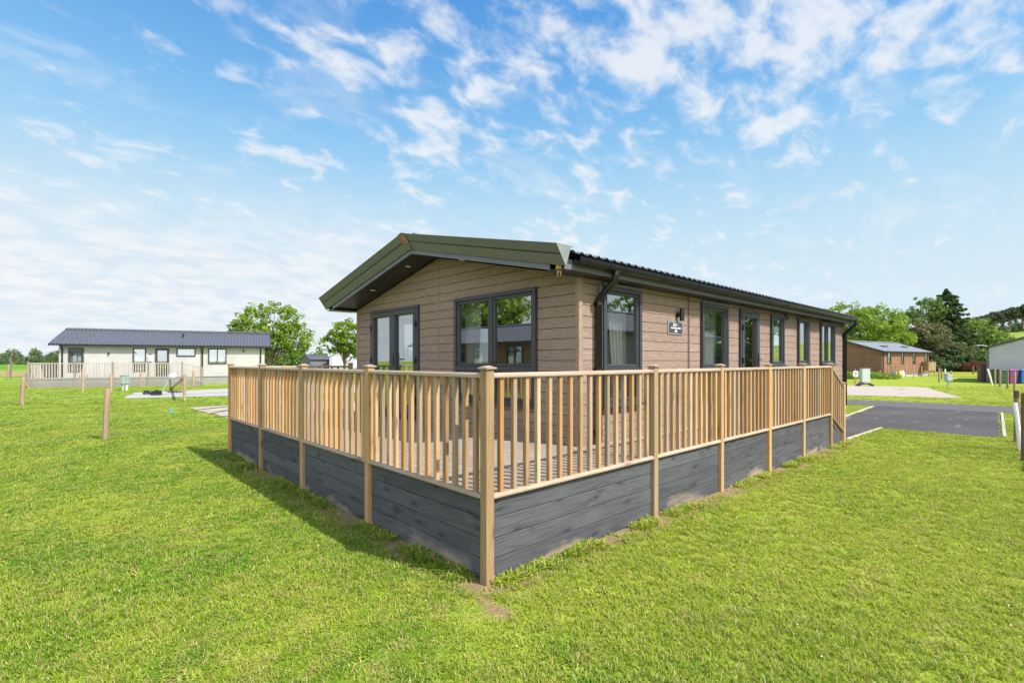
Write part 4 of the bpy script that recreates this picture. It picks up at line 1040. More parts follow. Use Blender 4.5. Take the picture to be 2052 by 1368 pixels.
# ------------------------------------------------------------------ trees
def leaf_mesh(name, centres, radii, n_per, size, mat, parent=None, flat=0.0, seed=0, up=0.3, obj=None):
    """leaf cards scattered in small blobs. centres (k,3), radii (k,) ; returns object"""
    r = np.random.default_rng(seed); k = len(centres)
    idx = np.repeat(np.arange(k), n_per); N = len(idx)
    d = r.normal(size=(N, 3)); d /= np.linalg.norm(d, axis=1)[:, None]
    rad = radii[idx] * r.uniform(0.35, 1.0, N) ** 0.5
    c = centres[idx] + d * rad[:, None] * np.array([1, 1, 1 - flat])
    nrm = d * 0.7 + r.normal(size=(N, 3)) * 0.7 + np.array([0, 0, up]); nrm /= np.linalg.norm(nrm, axis=1)[:, None]
    t = np.cross(nrm, r.normal(size=(N, 3))); t /= np.linalg.norm(t, axis=1)[:, None]; b = np.cross(nrm, t)
    s = size * r.uniform(0.55, 1.25, N)[:, None]; s2 = s * r.uniform(0.5, 0.9, N)[:, None]
    V = np.empty((N, 4, 3)); V[:, 0] = c - t * s * 0.5; V[:, 1] = c - b * s2 * 0.5 + nrm * s * 0.12; V[:, 2] = c + t * s * 0.5; V[:, 3] = c + b * s2 * 0.5 + nrm * s * 0.12
    me = bpy.data.meshes.new(name); me.vertices.add(N * 4); me.vertices.foreach_set('co', V.astype(np.float32).ravel())
    me.loops.add(N * 4); me.loops.foreach_set('vertex_index', np.arange(N * 4, dtype=np.int32))
    me.polygons.add(N); me.polygons.foreach_set('loop_start', np.arange(0, N * 4, 4, dtype=np.int32)); me.polygons.foreach_set('loop_total', np.full(N, 4, dtype=np.int32))
    a = me.attributes.new('rnd', 'FLOAT', 'FACE'); a.data.foreach_set('value', np.clip(r.random(k)[idx] * 0.5 + r.random(N) * 0.5, 0, 1).astype(np.float32))
    me.update(); me.validate(); me.materials.append(mat)
    o = bpy.data.objects.new(name, me); COL.objects.link(o)
    if parent: o.parent = parent
    return o

def limbs(mb, rnd, base_r, h, targets, lean=(0, 0)):
    """trunk plus limbs reaching the given targets"""
    fork = h * 0.30
    top = Vector((lean[0], lean[1], h * 0.75))
    mb.tube([(0, 0, -0.1), (0, 0, 0.3), (lean[0] * 0.3, lean[1] * 0.3, fork), (lean[0] * 0.6, lean[1] * 0.6, h * 0.55), tuple(top)], [base_r * 1.35, base_r, base_r * 0.85, base_r * 0.5, base_r * 0.18], 9)
    for t in targets:
        t = Vector(t); s = rnd.uniform(0.25, 0.65) * min(h * 0.7, t.z * 0.9); p0 = Vector((lean[0] * s / h, lean[1] * s / h, s)); m = p0.lerp(t, 0.5) + Vector((rnd.uniform(-.3, .3), rnd.uniform(-.3, .3), 0.12 * h * rnd.random()))
        q = base_r * rnd.uniform(0.28, 0.42)
        mb.tube([tuple(p0), tuple(m), tuple(t)], [q, q * 0.6, q * 0.15], 6, cap=False)

def broadleaf(label, loc, blobs, leafm, seed=0, nclump=260, n_per=34, leaf=0.34, clump=0.55, trunk=0.22, h=None, name='broadleaf_tree', group=None, cat='tree', barkm=None, shell=0.45):
    """blobs: list of (dx, dy, z, rx, ry, rz) ellipsoids in metres"""
    root = empty(name, loc, 0, label, cat, group); rnd = random.Random(seed); r = np.random.default_rng(seed + 100)
    vol = np.array([b[3] * b[4] * b[5] for b in blobs]); vol = vol ** 0.7 / (vol ** 0.7).sum()
    which = r.choice(len(blobs), nclump, p=vol); B = np.array(blobs)[which]
    d = r.normal(size=(nclump, 3)); d /= np.linalg.norm(d, axis=1)[:, None]
    rad = r.uniform(shell, 1.0, nclump)[:, None] ** 0.7
    C = B[:, :3] + d * B[:, 3:6] * rad
    rr = clump * r.uniform(0.55, 1.35, nclump)
    C[:, 2] = np.maximum(C[:, 2], 0.4)
    leaf_mesh('crown', C, rr, n_per, leaf, leafm, root, 0.25, seed)
    mb = MB(); h = h or max(b[2] + b[5] for b in blobs)
    tg = [tuple(C[i]) for i in r.choice(nclump, min(34, nclump), replace=False)]
    limbs(mb, rnd, trunk, h * 0.9, tg); mb.build('trunk', barkm or M_['bark'], root)
    return root

def conifer(label, loc, h, rad, leafm, seed=0, n=700, n_per=30, leaf=0.3, name='conifer_tree', trunk=0.25, zlow=0.6, power=0.85, droop=0.25, group=None):
    root = empty(name, loc, 0, label, 'tree', group); r = np.random.default_rng(seed)
    t = r.uniform(0, 1, n) ** 1.35; z = zlow + (h - zlow) * t
    R_ = rad * (1 - t) ** power * (0.78 + 0.22 * np.sin(z * 5.5 + r.uniform(0, 1, n)))
    a = r.uniform(0, 2 * math.pi, n); q = r.uniform(0.15, 1, n) ** 0.55
    C = np.stack([np.cos(a) * R_ * q, np.sin(a) * R_ * q, z - droop * R_ * q + 0.12 * h * 0.1 * r.normal(size=n)], 1)
    leaf_mesh('crown', C, 0.22 + 0.30 * (1 - t) * r.uniform(0.6, 1.2, n), n_per, leaf, leafm, root, 0.45, seed, 0.2)
    mb = MB(); mb.tube([(0, 0, -0.1), (0, 0, h * 0.5), (0, 0, h * 0.98)], [trunk, trunk * 0.55, 0.03], 8)
    for k in range(40):
        zz = zlow + (h - zlow) * (k / 40); rr_ = rad * (1 - k / 40) ** power * 0.8; aa = k * 2.4
        mb.tube([(0, 0, zz), (math.cos(aa) * rr_, math.sin(aa) * rr_, zz - droop * rr_)], [trunk * 0.18, 0.015], 5, cap=False)
    mb.build('trunk', M_['bark'], root); return root

LG = mat_leaf('bright_leaf', (0.11, 0.20, 0.02), (0.27, 0.39, 0.04), (0.46, 0.55, 0.10))
MG = mat_leaf('mid_leaf', (0.085, 0.155, 0.025), (0.17, 0.27, 0.045), (0.27, 0.36, 0.08))
DG = mat_leaf('dark_needle', (0.045, 0.080, 0.028), (0.095, 0.145, 0.050), (0.16, 0.22, 0.085))
OG = mat_leaf('olive_brown_leaf', (0.09, 0.105, 0.035), (0.20, 0.20, 0.08), (0.31, 0.28, 0.14))
PG = mat_leaf('pine_needle', (0.055, 0.075, 0.038), (0.11, 0.13, 0.065), (0.17, 0.18, 0.095))
FG = mat_leaf('hazed_far_leaf', (0.085, 0.125, 0.05), (0.14, 0.19, 0.08), (0.19, 0.24, 0.11))  # greens paled and cooled, distance haze put into the leaf colour
# left of the lodge
broadleaf('rounded bright green tree rising behind the right end of the cream lodge', base(541, 60), [(0, 0, 6.2, 3.8, 3.8, 2.5), (-1.9, 0.9, 5.0, 2.5, 2.5, 1.6), (2.4, -1.0, 4.5, 2.3, 2.3, 2.2), (0, 0, 3.6, 3.2, 3.2, 1.2)], LG, 11, 360, 46, 0.24, 0.44, 0.24, shell=0.55)
broadleaf('loose bright green tree half hidden by the left corner of the brown lodge', base(690, 66), [(0.3, 0, 5.2, 2.4, 2.4, 1.9), (-1.2, 0.6, 4.2, 1.5, 1.5, 1.4), (1.2, -0.6, 3.8, 2.2, 2.2, 1.6)], LG, 12, 150, 36, 0.32, 0.46, 0.16, shell=0.6)
# right-hand group
def tgt(px, D): return base(px, D)
broadleaf('broad leafy green tree directly behind the orange lodge', base(1728, 78), [(0, 0, 6.6, 5.2, 5.2, 3.4), (-2.5, 2.2, 8.2, 3.4, 3.4, 2.4), (2.0, -2.0, 7.6, 3.6, 3.6, 2.8), (3.6, -3.2, 4.4, 3.2, 3.2, 2.6), (-1, 1, 3.5, 4.5, 4.5, 2.2)], LG, 13, 520, 52, 0.32, 0.68, 0.34, shell=0.55)
broadleaf('slender thin crowned tree between the leafy tree and the conifers', base(1803, 88), [(0, 0, 7.0, 1.2, 1.2, 3.4), (0.6, -0.6, 4.6, 1.6, 1.6, 2.0)], MG, 14, 90, 30, 0.36, 0.5, 0.14, shell=0.5)
broadleaf('tall sparse tree with sky showing through, left of the conifer', base(1856, 92), [(0, 0, 11.0, 3.2, 3.2, 2.8), (-1.8, 1.6, 9.6, 2.2, 2.2, 1.6)], MG, 15, 120, 26, 0.36, 0.55, 0.22, shell=0.3)
conifer('tall dark green conifer, highest of the trees at right', base(1897, 93), 14.6, 6.4, DG, 16, 1100, 34, 0.42, power=0.50)
broadleaf('olive brown bushy conifer in front of the tall dark conifer', base(1856, 84), [(0, 0, 4.6, 3.6, 3.6, 3.2), (1.4, -1.2, 6.0, 2.2, 2.2, 1.8), (-1.0, 0.8, 6.4, 1.8, 1.8, 1.6), (2.5, -2.3, 3.0, 3.4, 3.4, 2.0), (0, 0, 1.8, 4.6, 4.6, 1.6)], OG, 17, 560, 40, 0.32, 0.6, 0.3)
broadleaf('light green spreading tree between the conifers and the grey lodge', base(1946, 98), [(0, 0, 6.8, 4.4, 4.4, 3.2), (-2.6, 2.4, 7.6, 2.8, 2.8, 2.4), (3.0, -2.8, 5.0, 3.4, 3.4, 2.8), (0, 0, 3.0, 5.5, 5.5, 2.0)], mat_leaf('yellow_green_leaf', (0.11, 0.20, 0.03), (0.23, 0.34, 0.06), (0.36, 0.46, 0.12)), 18, 620, 38, 0.40, 0.66, 0.3)
conifer('low spreading dark conifer at the foot of the tall one', base(1905, 78), 3.9, 5.0, DG, 19, 420, 30, 0.34, zlow=0.3, power=0.5, droop=0.1)
broadleaf('low dark shrub growing under the conifers', base(1868, 76), [(0, 0, 0.9, 3.0, 3.0, 0.9)], DG, 20, 110, 26, 0.34, 0.45, 0.06, name='shrub', cat='shrub')
# pines along the hill top
pn = [('leftmost pine on the hill, low and dark', 1941, 200, 9.5, 4), ('second pine from the left on the hill ridge', 1961, 205, 9.8, 4), ('third pine from the left on the hill ridge', 1979, 205, 10.3, 4),
      ('pine above the left corner of the grey lodge', 1994, 205, 10.8, 4.2), ('broad pine on the ridge above the green bin', 2009, 210, 11.6, 4.6), ('pine on the ridge above the purple bin', 2023, 205, 11.2, 4.2), ('tall pine on the ridge second from the right edge', 2035, 210, 12.0, 4.6), ('rightmost pine on the ridge, cut by the picture edge', 2050, 208, 12.2, 4.6)]
for i, (lb, px, D, hh, w) in enumerate(pn):
    hh *= 0.80; w *= 0.9
    b = base(px, D); z = 13.2 if px > 1985 else 11.0
    t_ = max(0.0, (px - 1941) / 110)
    z = 11.2 + 4.2 * t_
    broadleaf(lb, (b[0], b[1], z), [(0, 0, hh * 0.78, w * 0.72, w * 0.72, hh * 0.20), (w * 0.2, -w * 0.2, hh * 0.62, w * 0.6, w * 0.6, hh * 0.12)], PG, 30 + i, 120, 34, 0.6, 0.8, 0.28, name='pine_tree', group='pines along the hill ridge', shell=0.2)
def undergrowth():
    r = np.random.default_rng(5); C = []
    for i in range(170):
        px = r.uniform(1975, 2110); D = 225 + r.uniform(0, 14); p = base(px, D); t_ = (px - 1941) / 110
        C.append((p[0], p[1], 11.6 + 4.4 * t_ + r.uniform(0, 3.2)))
    o = leaf_mesh('hedge_undergrowth', np.array(C), r.uniform(0.9, 1.8, len(C)), 34, 0.8, DG, seed=6); tag(o, 'dark strip of undergrowth below the ridge pines', 'undergrowth', kind='stuff')
undergrowth()
def far_wood(name, label, x0, x1, D0, D1, h0, h1, n, seed, mat, size=1.0, hf=None):
    r = np.random.default_rng(seed); C = []; rad = []
    for i in range(n):
        px = r.uniform(x0, x1); D = r.uniform(D0, D1); p = base(px, D)
        s = (px - x0) / (x1 - x0); top = (h0 + (h1 - h0) * s) * (0.72 + 0.28 * math.sin(px * 0.11 + 1.3 * math.sin(px * 0.043 + seed)))
        C.append((p[0], p[1], r.uniform(0.3, max(0.8, top)))); rad.append(r.uniform(0.8, 1.6) * size)
    o = leaf_mesh(name, np.array(C), np.array(rad), 26, 0.75 * size, mat, seed=seed); tag(o, label, 'woodland', kind='stuff')
far_wood('distant_woodland', 'distant line of dark trees across the fields at far left', -300, 170, 230, 270, 4.0, 7.6, 900, 41, FG, 1.1)
far_wood('distant_woodland', 'distant green woodland between the round tree and the small far lodges', 480, 900, 150, 185, 4.5, 6.8, 900, 42, MG, 1.2)
far_wood('distant_hedge', 'green hedge line beyond the orange lodge and the conifers', 1660, 1990, 112, 125, 4.5, 3.0, 500, 43, MG, 1.0)
# trees mirrored in the windows
broadleaf('large tree behind the camera, seen mirrored in the front window', (-21.7, 32, 0), [(0, 0, 6.5, 4.5, 4.5, 3.2), (0, 2.5, 5.5, 3.2, 3.2, 2.4)], LG, 50, 300, 34, 0.4, 0.6, 0.3)
broadleaf('leafy tree behind the camera, seen mirrored in the side windows', (14, -16, 0), [(0, 0, 6.0, 6.5, 4.0, 3.6), (6, 0, 5.5, 5.2, 3.2, 3.4)], MG, 51, 300, 34, 0.45, 0.7, 0.3)
broadleaf('second leafy tree behind the camera, farther east in the side windows', (27, -11, 0), [(0, 0, 4.2, 5.0, 3.0, 3.6), (7, 0, 4.0, 5.2, 3.0, 3.6), (3, 0, 1.8, 8, 2.5, 1.6)], MG, 52, 300, 34, 0.45, 0.7, 0.3)

# ------------------------------------------------------------------ fence posts and wires
def rpost(label, loc, h, r=0.045, lean=(0, 0), mat=None, group=None, cat='post', name='fence_post', tip=None):
    root_m = MB(); root_m.tube([(0, 0, -0.1), (lean[0] * 0.5, lean[1] * 0.5, h * 0.5), (lean[0], lean[1], h - 0.02), (lean[0], lean[1], h)], [r * 1.03, r, r * 0.97, r * 0.80], 10)
    if tip:
        e = empty(name, loc, 0, label, cat, group); root_m.build('shaft', mat or M_['post'], e)
        t = MB(); t.tube([(lean[0], lean[1], h - tip[1]), (lean[0], lean[1], h + 0.012)], [r * 1.06, r * 1.06], 10); t.build('tip', tip[0], e); return e
    o = root_m.build(name, mat or M_['post']); o.location = loc; tag(o, label, cat, group); return o
def plc(px, py): return gnd(px, py)
lean = lambda s: (rx.x * s, rx.y * s)
GL = 'fence posts on the lawn at left'
rpost('thick leaning round post on the lawn, nearest of the left fence posts', plc(210, 880), 1.04, 0.052, lean(0.06), group=GL)
rpost('leaning weathered post at the far left edge of the lawn', plc(44, 812), 1.04, 0.062, lean(0.05), group=GL)
rpost('post standing behind the thick nearest post', plc(222, 785), 0.90, 0.07, lean(0.02), group=GL)
rpost('post in front of the left green utility boxes', plc(166, 784), 1.2, 0.07, lean(0.03), group=GL)
rpost('slim post right of the pale green cabinet pair', plc(282, 777), 0.98, 0.06, group=GL)
rpost('slim post in front of the stair rail of the cream lodge', plc(387, 777), 1.05, 0.06, group=GL)
rpost('short post at the far left behind the lawn', plc(17, 762), 1.35, 0.07, group=GL)
e = empty('braced_post', plc(370, 803), 0, 'square post with a slanting wooden brace on the lawn', 'post', GL)
mb = MB(); mb.box(-0.05, 0.05, -0.05, 0.05, -0.1, 1.05, 2); mb.build('upright', M_['post'], e)
bp = Vector(gnd(343, 779)) - Vector(plc(370, 803)); mb = MB(); mb.obox((bp.x, bp.y, 0.02), (0.0 + fx.x * 0.08, fx.y * 0.08, 0.98), 0.08, 0.08); mb.build('brace', M_['post'], e)
def wire(label, pts, r=0.003, group='fence wires on the lawn'):
    mb = MB(); P = []
    for a, b in zip(pts[:-1], pts[1:]):
        a = Vector(a); b = Vector(b)
        for k in range(8): t = k / 8; q = a.lerp(b, t); q.z -= 0.03 * math.sin(t * math.pi); P.append(tuple(q))
    P.append(tuple(pts[-1])); mb.tube(P, r, 5, cap=False); o = mb.build('fence_wire', M_['wire']); tag(o, label, 'wire', group)
pa = at(-60, Y0, 8.4); pb = plc(210, 880); pc = at(500, Y0, 11.4)
for z, lb in ((0.12, 'bottom wire between the nearest round post and the deck'), (0.52, 'middle wire between the nearest round post and the deck'), (0.92, 'top wire between the nearest round post and the deck')):
    wire(lb, [(pa[0], pa[1], z), (pb[0], pb[1], z), (pc[0], pc[1] + 0.0, z)], 0.0035)
pd = plc(44, 812); pe = base(-260, 17.0); pf = plc(370, 803)
for z, lb in ((0.35, 'low wire running past the weathered left post to the braced post'), (0.85, 'high wire running past the weathered left post to the braced post')):
    wire(lb, [(pe[0], pe[1], z), (pd[0], pd[1], z), (plc(222, 785)[0], plc(222, 785)[1], z)], 0.005)
# blue tag clipped on the wire
mb = MB(); q = at(342, 822, 10.75)
mb.box(q[0] - 0.02, q[0] + 0.02, q[1] - 0.012, q[1] + 0.012, q[2] - 0.04, q[2] + 0.045); mb.tube([(q[0], q[1], q[2] - 0.04), (q[0] + 0.02, q[1], q[2] - 0.075)], 0.006, 6)
o = mb.build('wire_tag', plain('blue_plastic', (0.05, 0.30, 0.55), 0.4), bevel=0.006); tag(o, 'small bright blue tag clipped to the fence wire', 'tag')
# bare pole far left
mb = MB(); mb.tube([(0, 0, 0), (0.02, 0.02, 1.2), (0.05, 0.02, 2.2), (0.28, -0.22, 2.75), (0.3, -0.25, 2.8)], [0.075, 0.065, 0.055, 0.04, 0.025], 8)
o = mb.build('bare_pole', M_['post']); o.location = base(21, 47); tag(o, 'tall thin bare pole with a bent tip at the far left', 'pole'); o.data.materials[0] = M_['bark']
# utility cabinets by the cream lodge
def cabinet(label, loc, w, d, z0, z1, mat, stake=M_['white'], rz=0, n=2, cat='cabinet', name='utility_cabinet'):
    r = empty(name, loc, rz, label, cat)
    mb = MB(); mb.box(-w / 2, w / 2, -d / 2, d / 2, z0, z1); mb.build('housing', mat, r, bevel=0.02)
    mb = MB(); mb.box(-w / 2 - 0.015, w / 2 + 0.015, -d / 2 - 0.015, d / 2 + 0.015, z1 + 0.001, z1 + 0.03); mb.build('lid', mat, r, bevel=0.01)
    mb = MB(); mb.box(-w * 0.4, w * 0.4, -d / 2 - 0.006, -d / 2 - 0.001, z0 + 0.06, z1 - 0.06); mb.build('door', mat, r)
    if z0 > 0.02:
        for s in ((-1, 1) if n == 2 else (0,)):
            mb = MB(); mb.box(s * w * 0.25 - 0.035, s * w * 0.25 + 0.035, -0.03, 0.03, -0.1, z0 - 0.001, 2); mb.build('stake', stake, r)
    return r
FACE = YAW - R(90)
cabinet('pale green cabinet on a white stake just right of the first deck post', plc(168, 774), 0.40, 0.26, 0.24, 0.72, M_['cabd'], rz=FACE)
cabinet('left of the pair of pale green cabinets before the cream deck', plc(246, 783), 0.17, 0.22, 0.36, 0.82, M_['cabd'], M_['cab'], FACE, 1)
cabinet('right of the pair of pale green cabinets before the cream deck', plc(254, 782), 0.17, 0.22, 0.36, 0.82, M_['cabd'], rz=FACE, n=1)
cabinet('small dark green box beside the left end of the cream deck', base(56, 30.2), 0.16, 0.28, 0.4, 0.85, M_['cab'], M_['black'], FACE, 1)
# leaning lamp on a pole with its black base bag
e = empty('leaning_standpipe', plc(326, 784), 0, 'pale pole with a white rounded head leaning over the concrete path', 'pole')
rv_ = rx
mb = MB(); mb.tube([(0, 0, 0.02), (rv_.x * 0.42, rv_.y * 0.42, 0.72)], 0.035, 8); mb.build('pole', M_['cab'], e)
mb = MB(); c = Vector((rv_.x * 0.46, rv_.y * 0.46, 0.80)); mb.tube([tuple(c - rv_ * 0.05 + Vector((0, 0, -0.10))), tuple(c - rv_ * 0.02), tuple(c + rv_ * 0.17 + Vector((0, 0, 0.05))), tuple(c + rv_ * 0.24 + Vector((0, 0, 0.02)))], [0.06, 0.14, 0.14, 0.05], 12); mb.build('head', M_['white'], e)
mb = MB(); mb.tube([(rv_.x * 0.40, rv_.y * 0.40, 0.62), (rv_.x * 0.40, rv_.y * 0.40, 0.05)], 0.02, 6); mb.build('prop', M_['black'], e)
def lump(name, label, cat, loc, sx, sy, sz, mat, seed, tail=None):
    r = np.random.default_rng(seed); bm = bmesh.new(); bmesh.ops.create_icosphere(bm, subdivisions=3, radius=1)
    for v in bm.verts:
        n_ = 0.18 * math.sin(v.co.x * 4 + seed) * math.sin(v.co.y * 5 + 1) + 0.1 * math.sin(v.co.z * 7 + v.co.x * 6)
        v.co = Vector((v.co.x * sx * (1 + n_), v.co.y * sy * (1 + n_), max(0, v.co.z * 0.9 + 0.45) * sz * (1 + n_)))
    me = bpy.data.meshes.new(name); bm.to_mesh(me); bm.free(); me.materials.append(mat); o = bpy.data.objects.new(name, me); COL.objects.link(o); o.location = loc; o.rotation_euler = (0, 0, FACE); tag(o, label, cat); return o
lump('black_sack', 'crumpled black sack lying on the concrete path at left', 'sack', plc(313, 792), 0.24, 0.18, 0.17, M_['black'], 2)
lump('black_scrap', 'small black scrap beside the crumpled sack on the path', 'scrap', plc(294, 790), 0.16, 0.12, 0.14, M_['black'], 3)
mb = MB()
for k in range(14):
    a = Vector(plc(335 + random.uniform(-4, 20), 786 + random.uniform(-1, 1.5))); b = a + rx * random.uniform(0.2, 0.6) + fx * random.uniform(-.3, .3); mb.obox((a.x, a.y, 0.03), (b.x, b.y, 0.05), 0.05, 0.03)
o = mb.build('timber_offcuts', M_['dkwood']); tag(o, 'thin scatter of brown timber offcuts on the concrete path', 'offcuts')
# left concrete pad debris
mb = MB()
for a, b in (((395, 822), (455, 816)), ((420, 830), (463, 822)), ((430, 836), (463, 835))):
    a = Vector(gnd(*a)); b = Vector(gnd(*b)); mb.obox((a.x, a.y, 0.025), (b.x, b.y, 0.03), 0.05, 0.02)
o = mb.build('form_boards', M_['dkwood']); tag(o, 'thin brown boards lying on the small concrete slab by the deck corner', 'boards')

# right side furniture
e = empty('pitch_sign', plc(1714, 774), FACE, 'small white sign board on a wooden stake beyond the far end of the lodge', 'sign')
mb = MB(); mb.box(-0.035, 0.035, -0.02, 0.02, -0.1, 1.12, 2); mb.build('stake', M_['post'], e)
mb = MB(); mb.box(-0.15, 0.15, -0.045, -0.021, 0.62, 0.98); mb.build('board', M_['white'], e)
mb = MB(); mb.box(-0.10, 0.10, -0.048, -0.0455, 0.84, 0.90); mb.box(-0.04, 0.03, -0.048, -0.0455, 0.68, 0.78); mb.build('marking', M_['black'], e)
cabinet('tall pale grey cabinet beside the white sign', plc(1733, 766), 0.62, 0.3, 0.0, 1.02, plain('pale_grey_cabinet', (0.46, 0.50, 0.52), 0.5), rz=FACE)
mb = MB(); q = Vector(plc(1735, 774)); P = []
for k in range(13): t = k / 12; P.append((q.x + rx.x * (t - 0.5) * 1.0, q.y + rx.y * (t - 0.5) * 1.0, 0.05 + 0.15 * math.sin(t * math.pi)))
mb.tube(P, 0.06, 8); P = [(a + fx.x * 0.2, b + fx.y * 0.2, c * 1.2) for a, b, c in P]; mb.tube(P, 0.05, 8)
o = mb.build('black_pipe', M_['black']); tag(o, 'bent black pipes lying at the edge of the right concrete pad', 'pipe')
cabinet('grey green box on a stake in the lawn right of the concrete pad', plc(1900, 775), 0.36, 0.26, 0.36, 0.80, M_['cab'], M_['cab'], FACE, 1)
rpost('white marker post left of the grey green box', plc(1894, 757), 0.86, 0.06, (0, 0), M_['white'], cat='post', name='marker_post')
rpost('dark post with a white cap behind the grey green box', plc(1906, 754), 0.55, 0.06, (0, 0), M_['black'], cat='post', name='marker_post', tip=(M_['white'], 0.08))
rpost('wooden post left of the white marker post', plc(1882, 766), 1.10, 0.06, group='posts on the right lawn')
rpost('thin wooden post next to the boarded screen', plc(1887, 760), 0.95, 0.05, group='posts on the right lawn')
rpost('dark lone post in the yellow meadow', plc(1950, 749), 1.0, 0.09, mat=M_['dkwood'], group='posts on the right lawn')
for lb, px, py, h in (('wooden post in front of the green bin, left of four', 1994, 771, 1.06), ('wooden post before the gap of green and purple bins', 2004, 775, 1.08), ('wooden post in front of the purple bin', 2019, 778, 1.05), ('wooden post nearest the blue bin', 2033, 783, 1.05)):
    rpost(lb, plc(px, py), h, 0.055, group='posts in front of the bins')
rpost('white tipped stake leaning left of the bins', plc(1989, 771), 1.10, 0.05, lean(-0.34), M_['white'], name='leaning_stake')
rpost('brown stake beside the leaning white stake', plc(1982, 767), 0.9, 0.05, lean(-0.1), M_['dkwood'], name='leaning_stake')
# foreground right posts
rpost('round weathered post with a brown top near the right edge', plc(2037, 886), 1.01, 0.042, (0, 0), M_['post'], group='posts at the right edge', tip=(M_['dkwood'], 0.13))
rpost('whitewashed pole leaning against the weathered post', gnd(2046, 903), 0.86, 0.034, (-0.11 * rx.x + 0.05, -0.11 * rx.y), M_['white'], name='leaning_pole')
rpost('dark brown post cut by the right edge of the picture', gnd(2053, 925), 1.10, 0.042, (0, 0), M_['dkwood'], group='posts at the right edge')
# gas bottles by the orange lodge
def bottle(label, px, D, mat):
    e = empty('gas_bottle', base(px, D), 0, label, 'gas bottle', 'gas bottles by the orange lodge')
    mb = MB(); mb.tube([(0, 0, 0), (0, 0, 0.05), (0, 0, 0.52), (0, 0, 0.60), (0, 0, 0.64)], [0.14, 0.17, 0.17, 0.12, 0.05], 14); mb.build('cylinder', mat, e)
    mb = MB(); mb.tube([(0, 0, 0.60), (0, 0, 0.72)], 0.075, 10); mb.build('collar', mat, e)
bottle('yellow gas bottle standing by the orange lodge', 1802, 48.5, plain('yellow_paint', (0.55, 0.45, 0.04), 0.5))
bottle('white gas bottle standing right of the yellow one', 1808, 48.5, M_['white'])
bottle('grey gas bottle standing left of the yellow one', 1793, 48.5, M_['lightgrey'])
for i, (px, lb) in enumerate(((1779, 'thin stake before the left windows of the orange lodge'), (1795, 'thin stake beside the grey gas bottle'), (1815, 'thin stake right of the white gas bottle'), (1831, 'thin stake below the third window of the orange lodge'), (1847, 'thin stake near the right end of the orange lodge'))):
    rpost(lb, base(px, 47.0), 1.15, 0.04, group='thin stakes in front of the orange lodge', mat=M_['tanwood'])
# wheelie bins
def bin_(label, px, D, mat, group='wheelie bins by the grey lodge'):
    e = empty('wheelie_bin', base(px, D), FACE, label, 'bin', group)
    mb = MB(); a, b = 0.24, 0.31
    V = [(-a, -a, 0.04), (a, -a, 0.04), (a, a, 0.04), (-a, a, 0.04), (-b, -b, 0.96), (b, -b, 0.96), (b, b + 0.06, 0.96), (-b, b + 0.06, 0.96)]
    mb.solid(V, MB.BF, 2); mb.box(-b - 0.02, b + 0.02, -b - 0.02, b + 0.06, 0.90, 0.955); mb.build('body', mat, e, bevel=0.02)
    mb = MB(); mb.prism([(-b - 0.03, 0), (b + 0.1, 0), (b + 0.1, 0.05), (0, 0.09), (-b - 0.03, 0.03)], (-b - 0.02, 0, 0.962), (b + 0.02, 0, 0.962), (0, 1, 0), (0, 0, 1)); mb.build('lid', mat, e, bevel=0.01)
    for s in (-1, 1):
        mb = MB(); mb.tube([(s * 0.26 - 0.02, 0.26, 0.1), (s * 0.26 + 0.02, 0.26, 0.1)], 0.1, 14); mb.build('wheel', M_['black'], e)
bin_('dark green wheelie bin, left of the three bins', 2003, 35.6, plain('dark_green_plastic', (0.02, 0.07, 0.045), 0.45))
bin_('purple wheelie bin between the green and blue bins', 2024, 35.6, plain('purple_plastic', (0.22, 0.035, 0.16), 0.45))
bin_('blue wheelie bin at the right edge of the picture', 2047, 35.6, plain('blue_plastic_bin', (0.02, 0.12, 0.36), 0.45))
# rust-red bush, street lamp
broadleaf('low rust red bush at the foot of the light green tree', base(1936, 74), [(0, 0, 0.9, 1.9, 1.9, 0.5), (1.0, -0.9, 1.1, 1.2, 1.2, 0.5)], mat_leaf('rust_leaf', (0.10, 0.03, 0.02), (0.22, 0.08, 0.05)), 61, 60, 24, 0.26, 0.3, 0.05, name='rust_bush', cat='bush')
e = empty('street_lamp', base(1979, 39.5), FACE, 'grey street lamp at the left corner of the grey lodge, arm pointing left', 'street lamp')
mb = MB(); mb.tube([(0, 0, 0), (0, 0, 2.82)], [0.06, 0.045], 8); mb.build('pole', M_['lightgrey'], e)
mb = MB(); mb.tube([(0, 0, 2.80), (-0.35, 0, 2.83)], 0.03, 6); mb.build('arm', M_['lightgrey'], e)
mb = MB(); mb.box(-0.95, -0.33, -0.09, 0.09, 2.81, 2.88); mb.build('lamp_head', M_['lightgrey'], e, bevel=0.02)
# tall grass along the orange lodge
r_ = np.random.default_rng(77); C = []
for i in range(220):
    px = r_.uniform(1693, 1800); D = r_.uniform(44, 50); p = base(px, D); C.append((p[0], p[1], r_.uniform(0.05, 0.45 if px < 1770 else 0.25)))
o = leaf_mesh('tall_grass', np.array(C), np.full(len(C), 0.28), 26, 0.16, LG, seed=78, flat=0.2); tag(o, 'rough tall grass along the foot of the orange lodge', 'grass', kind='stuff')

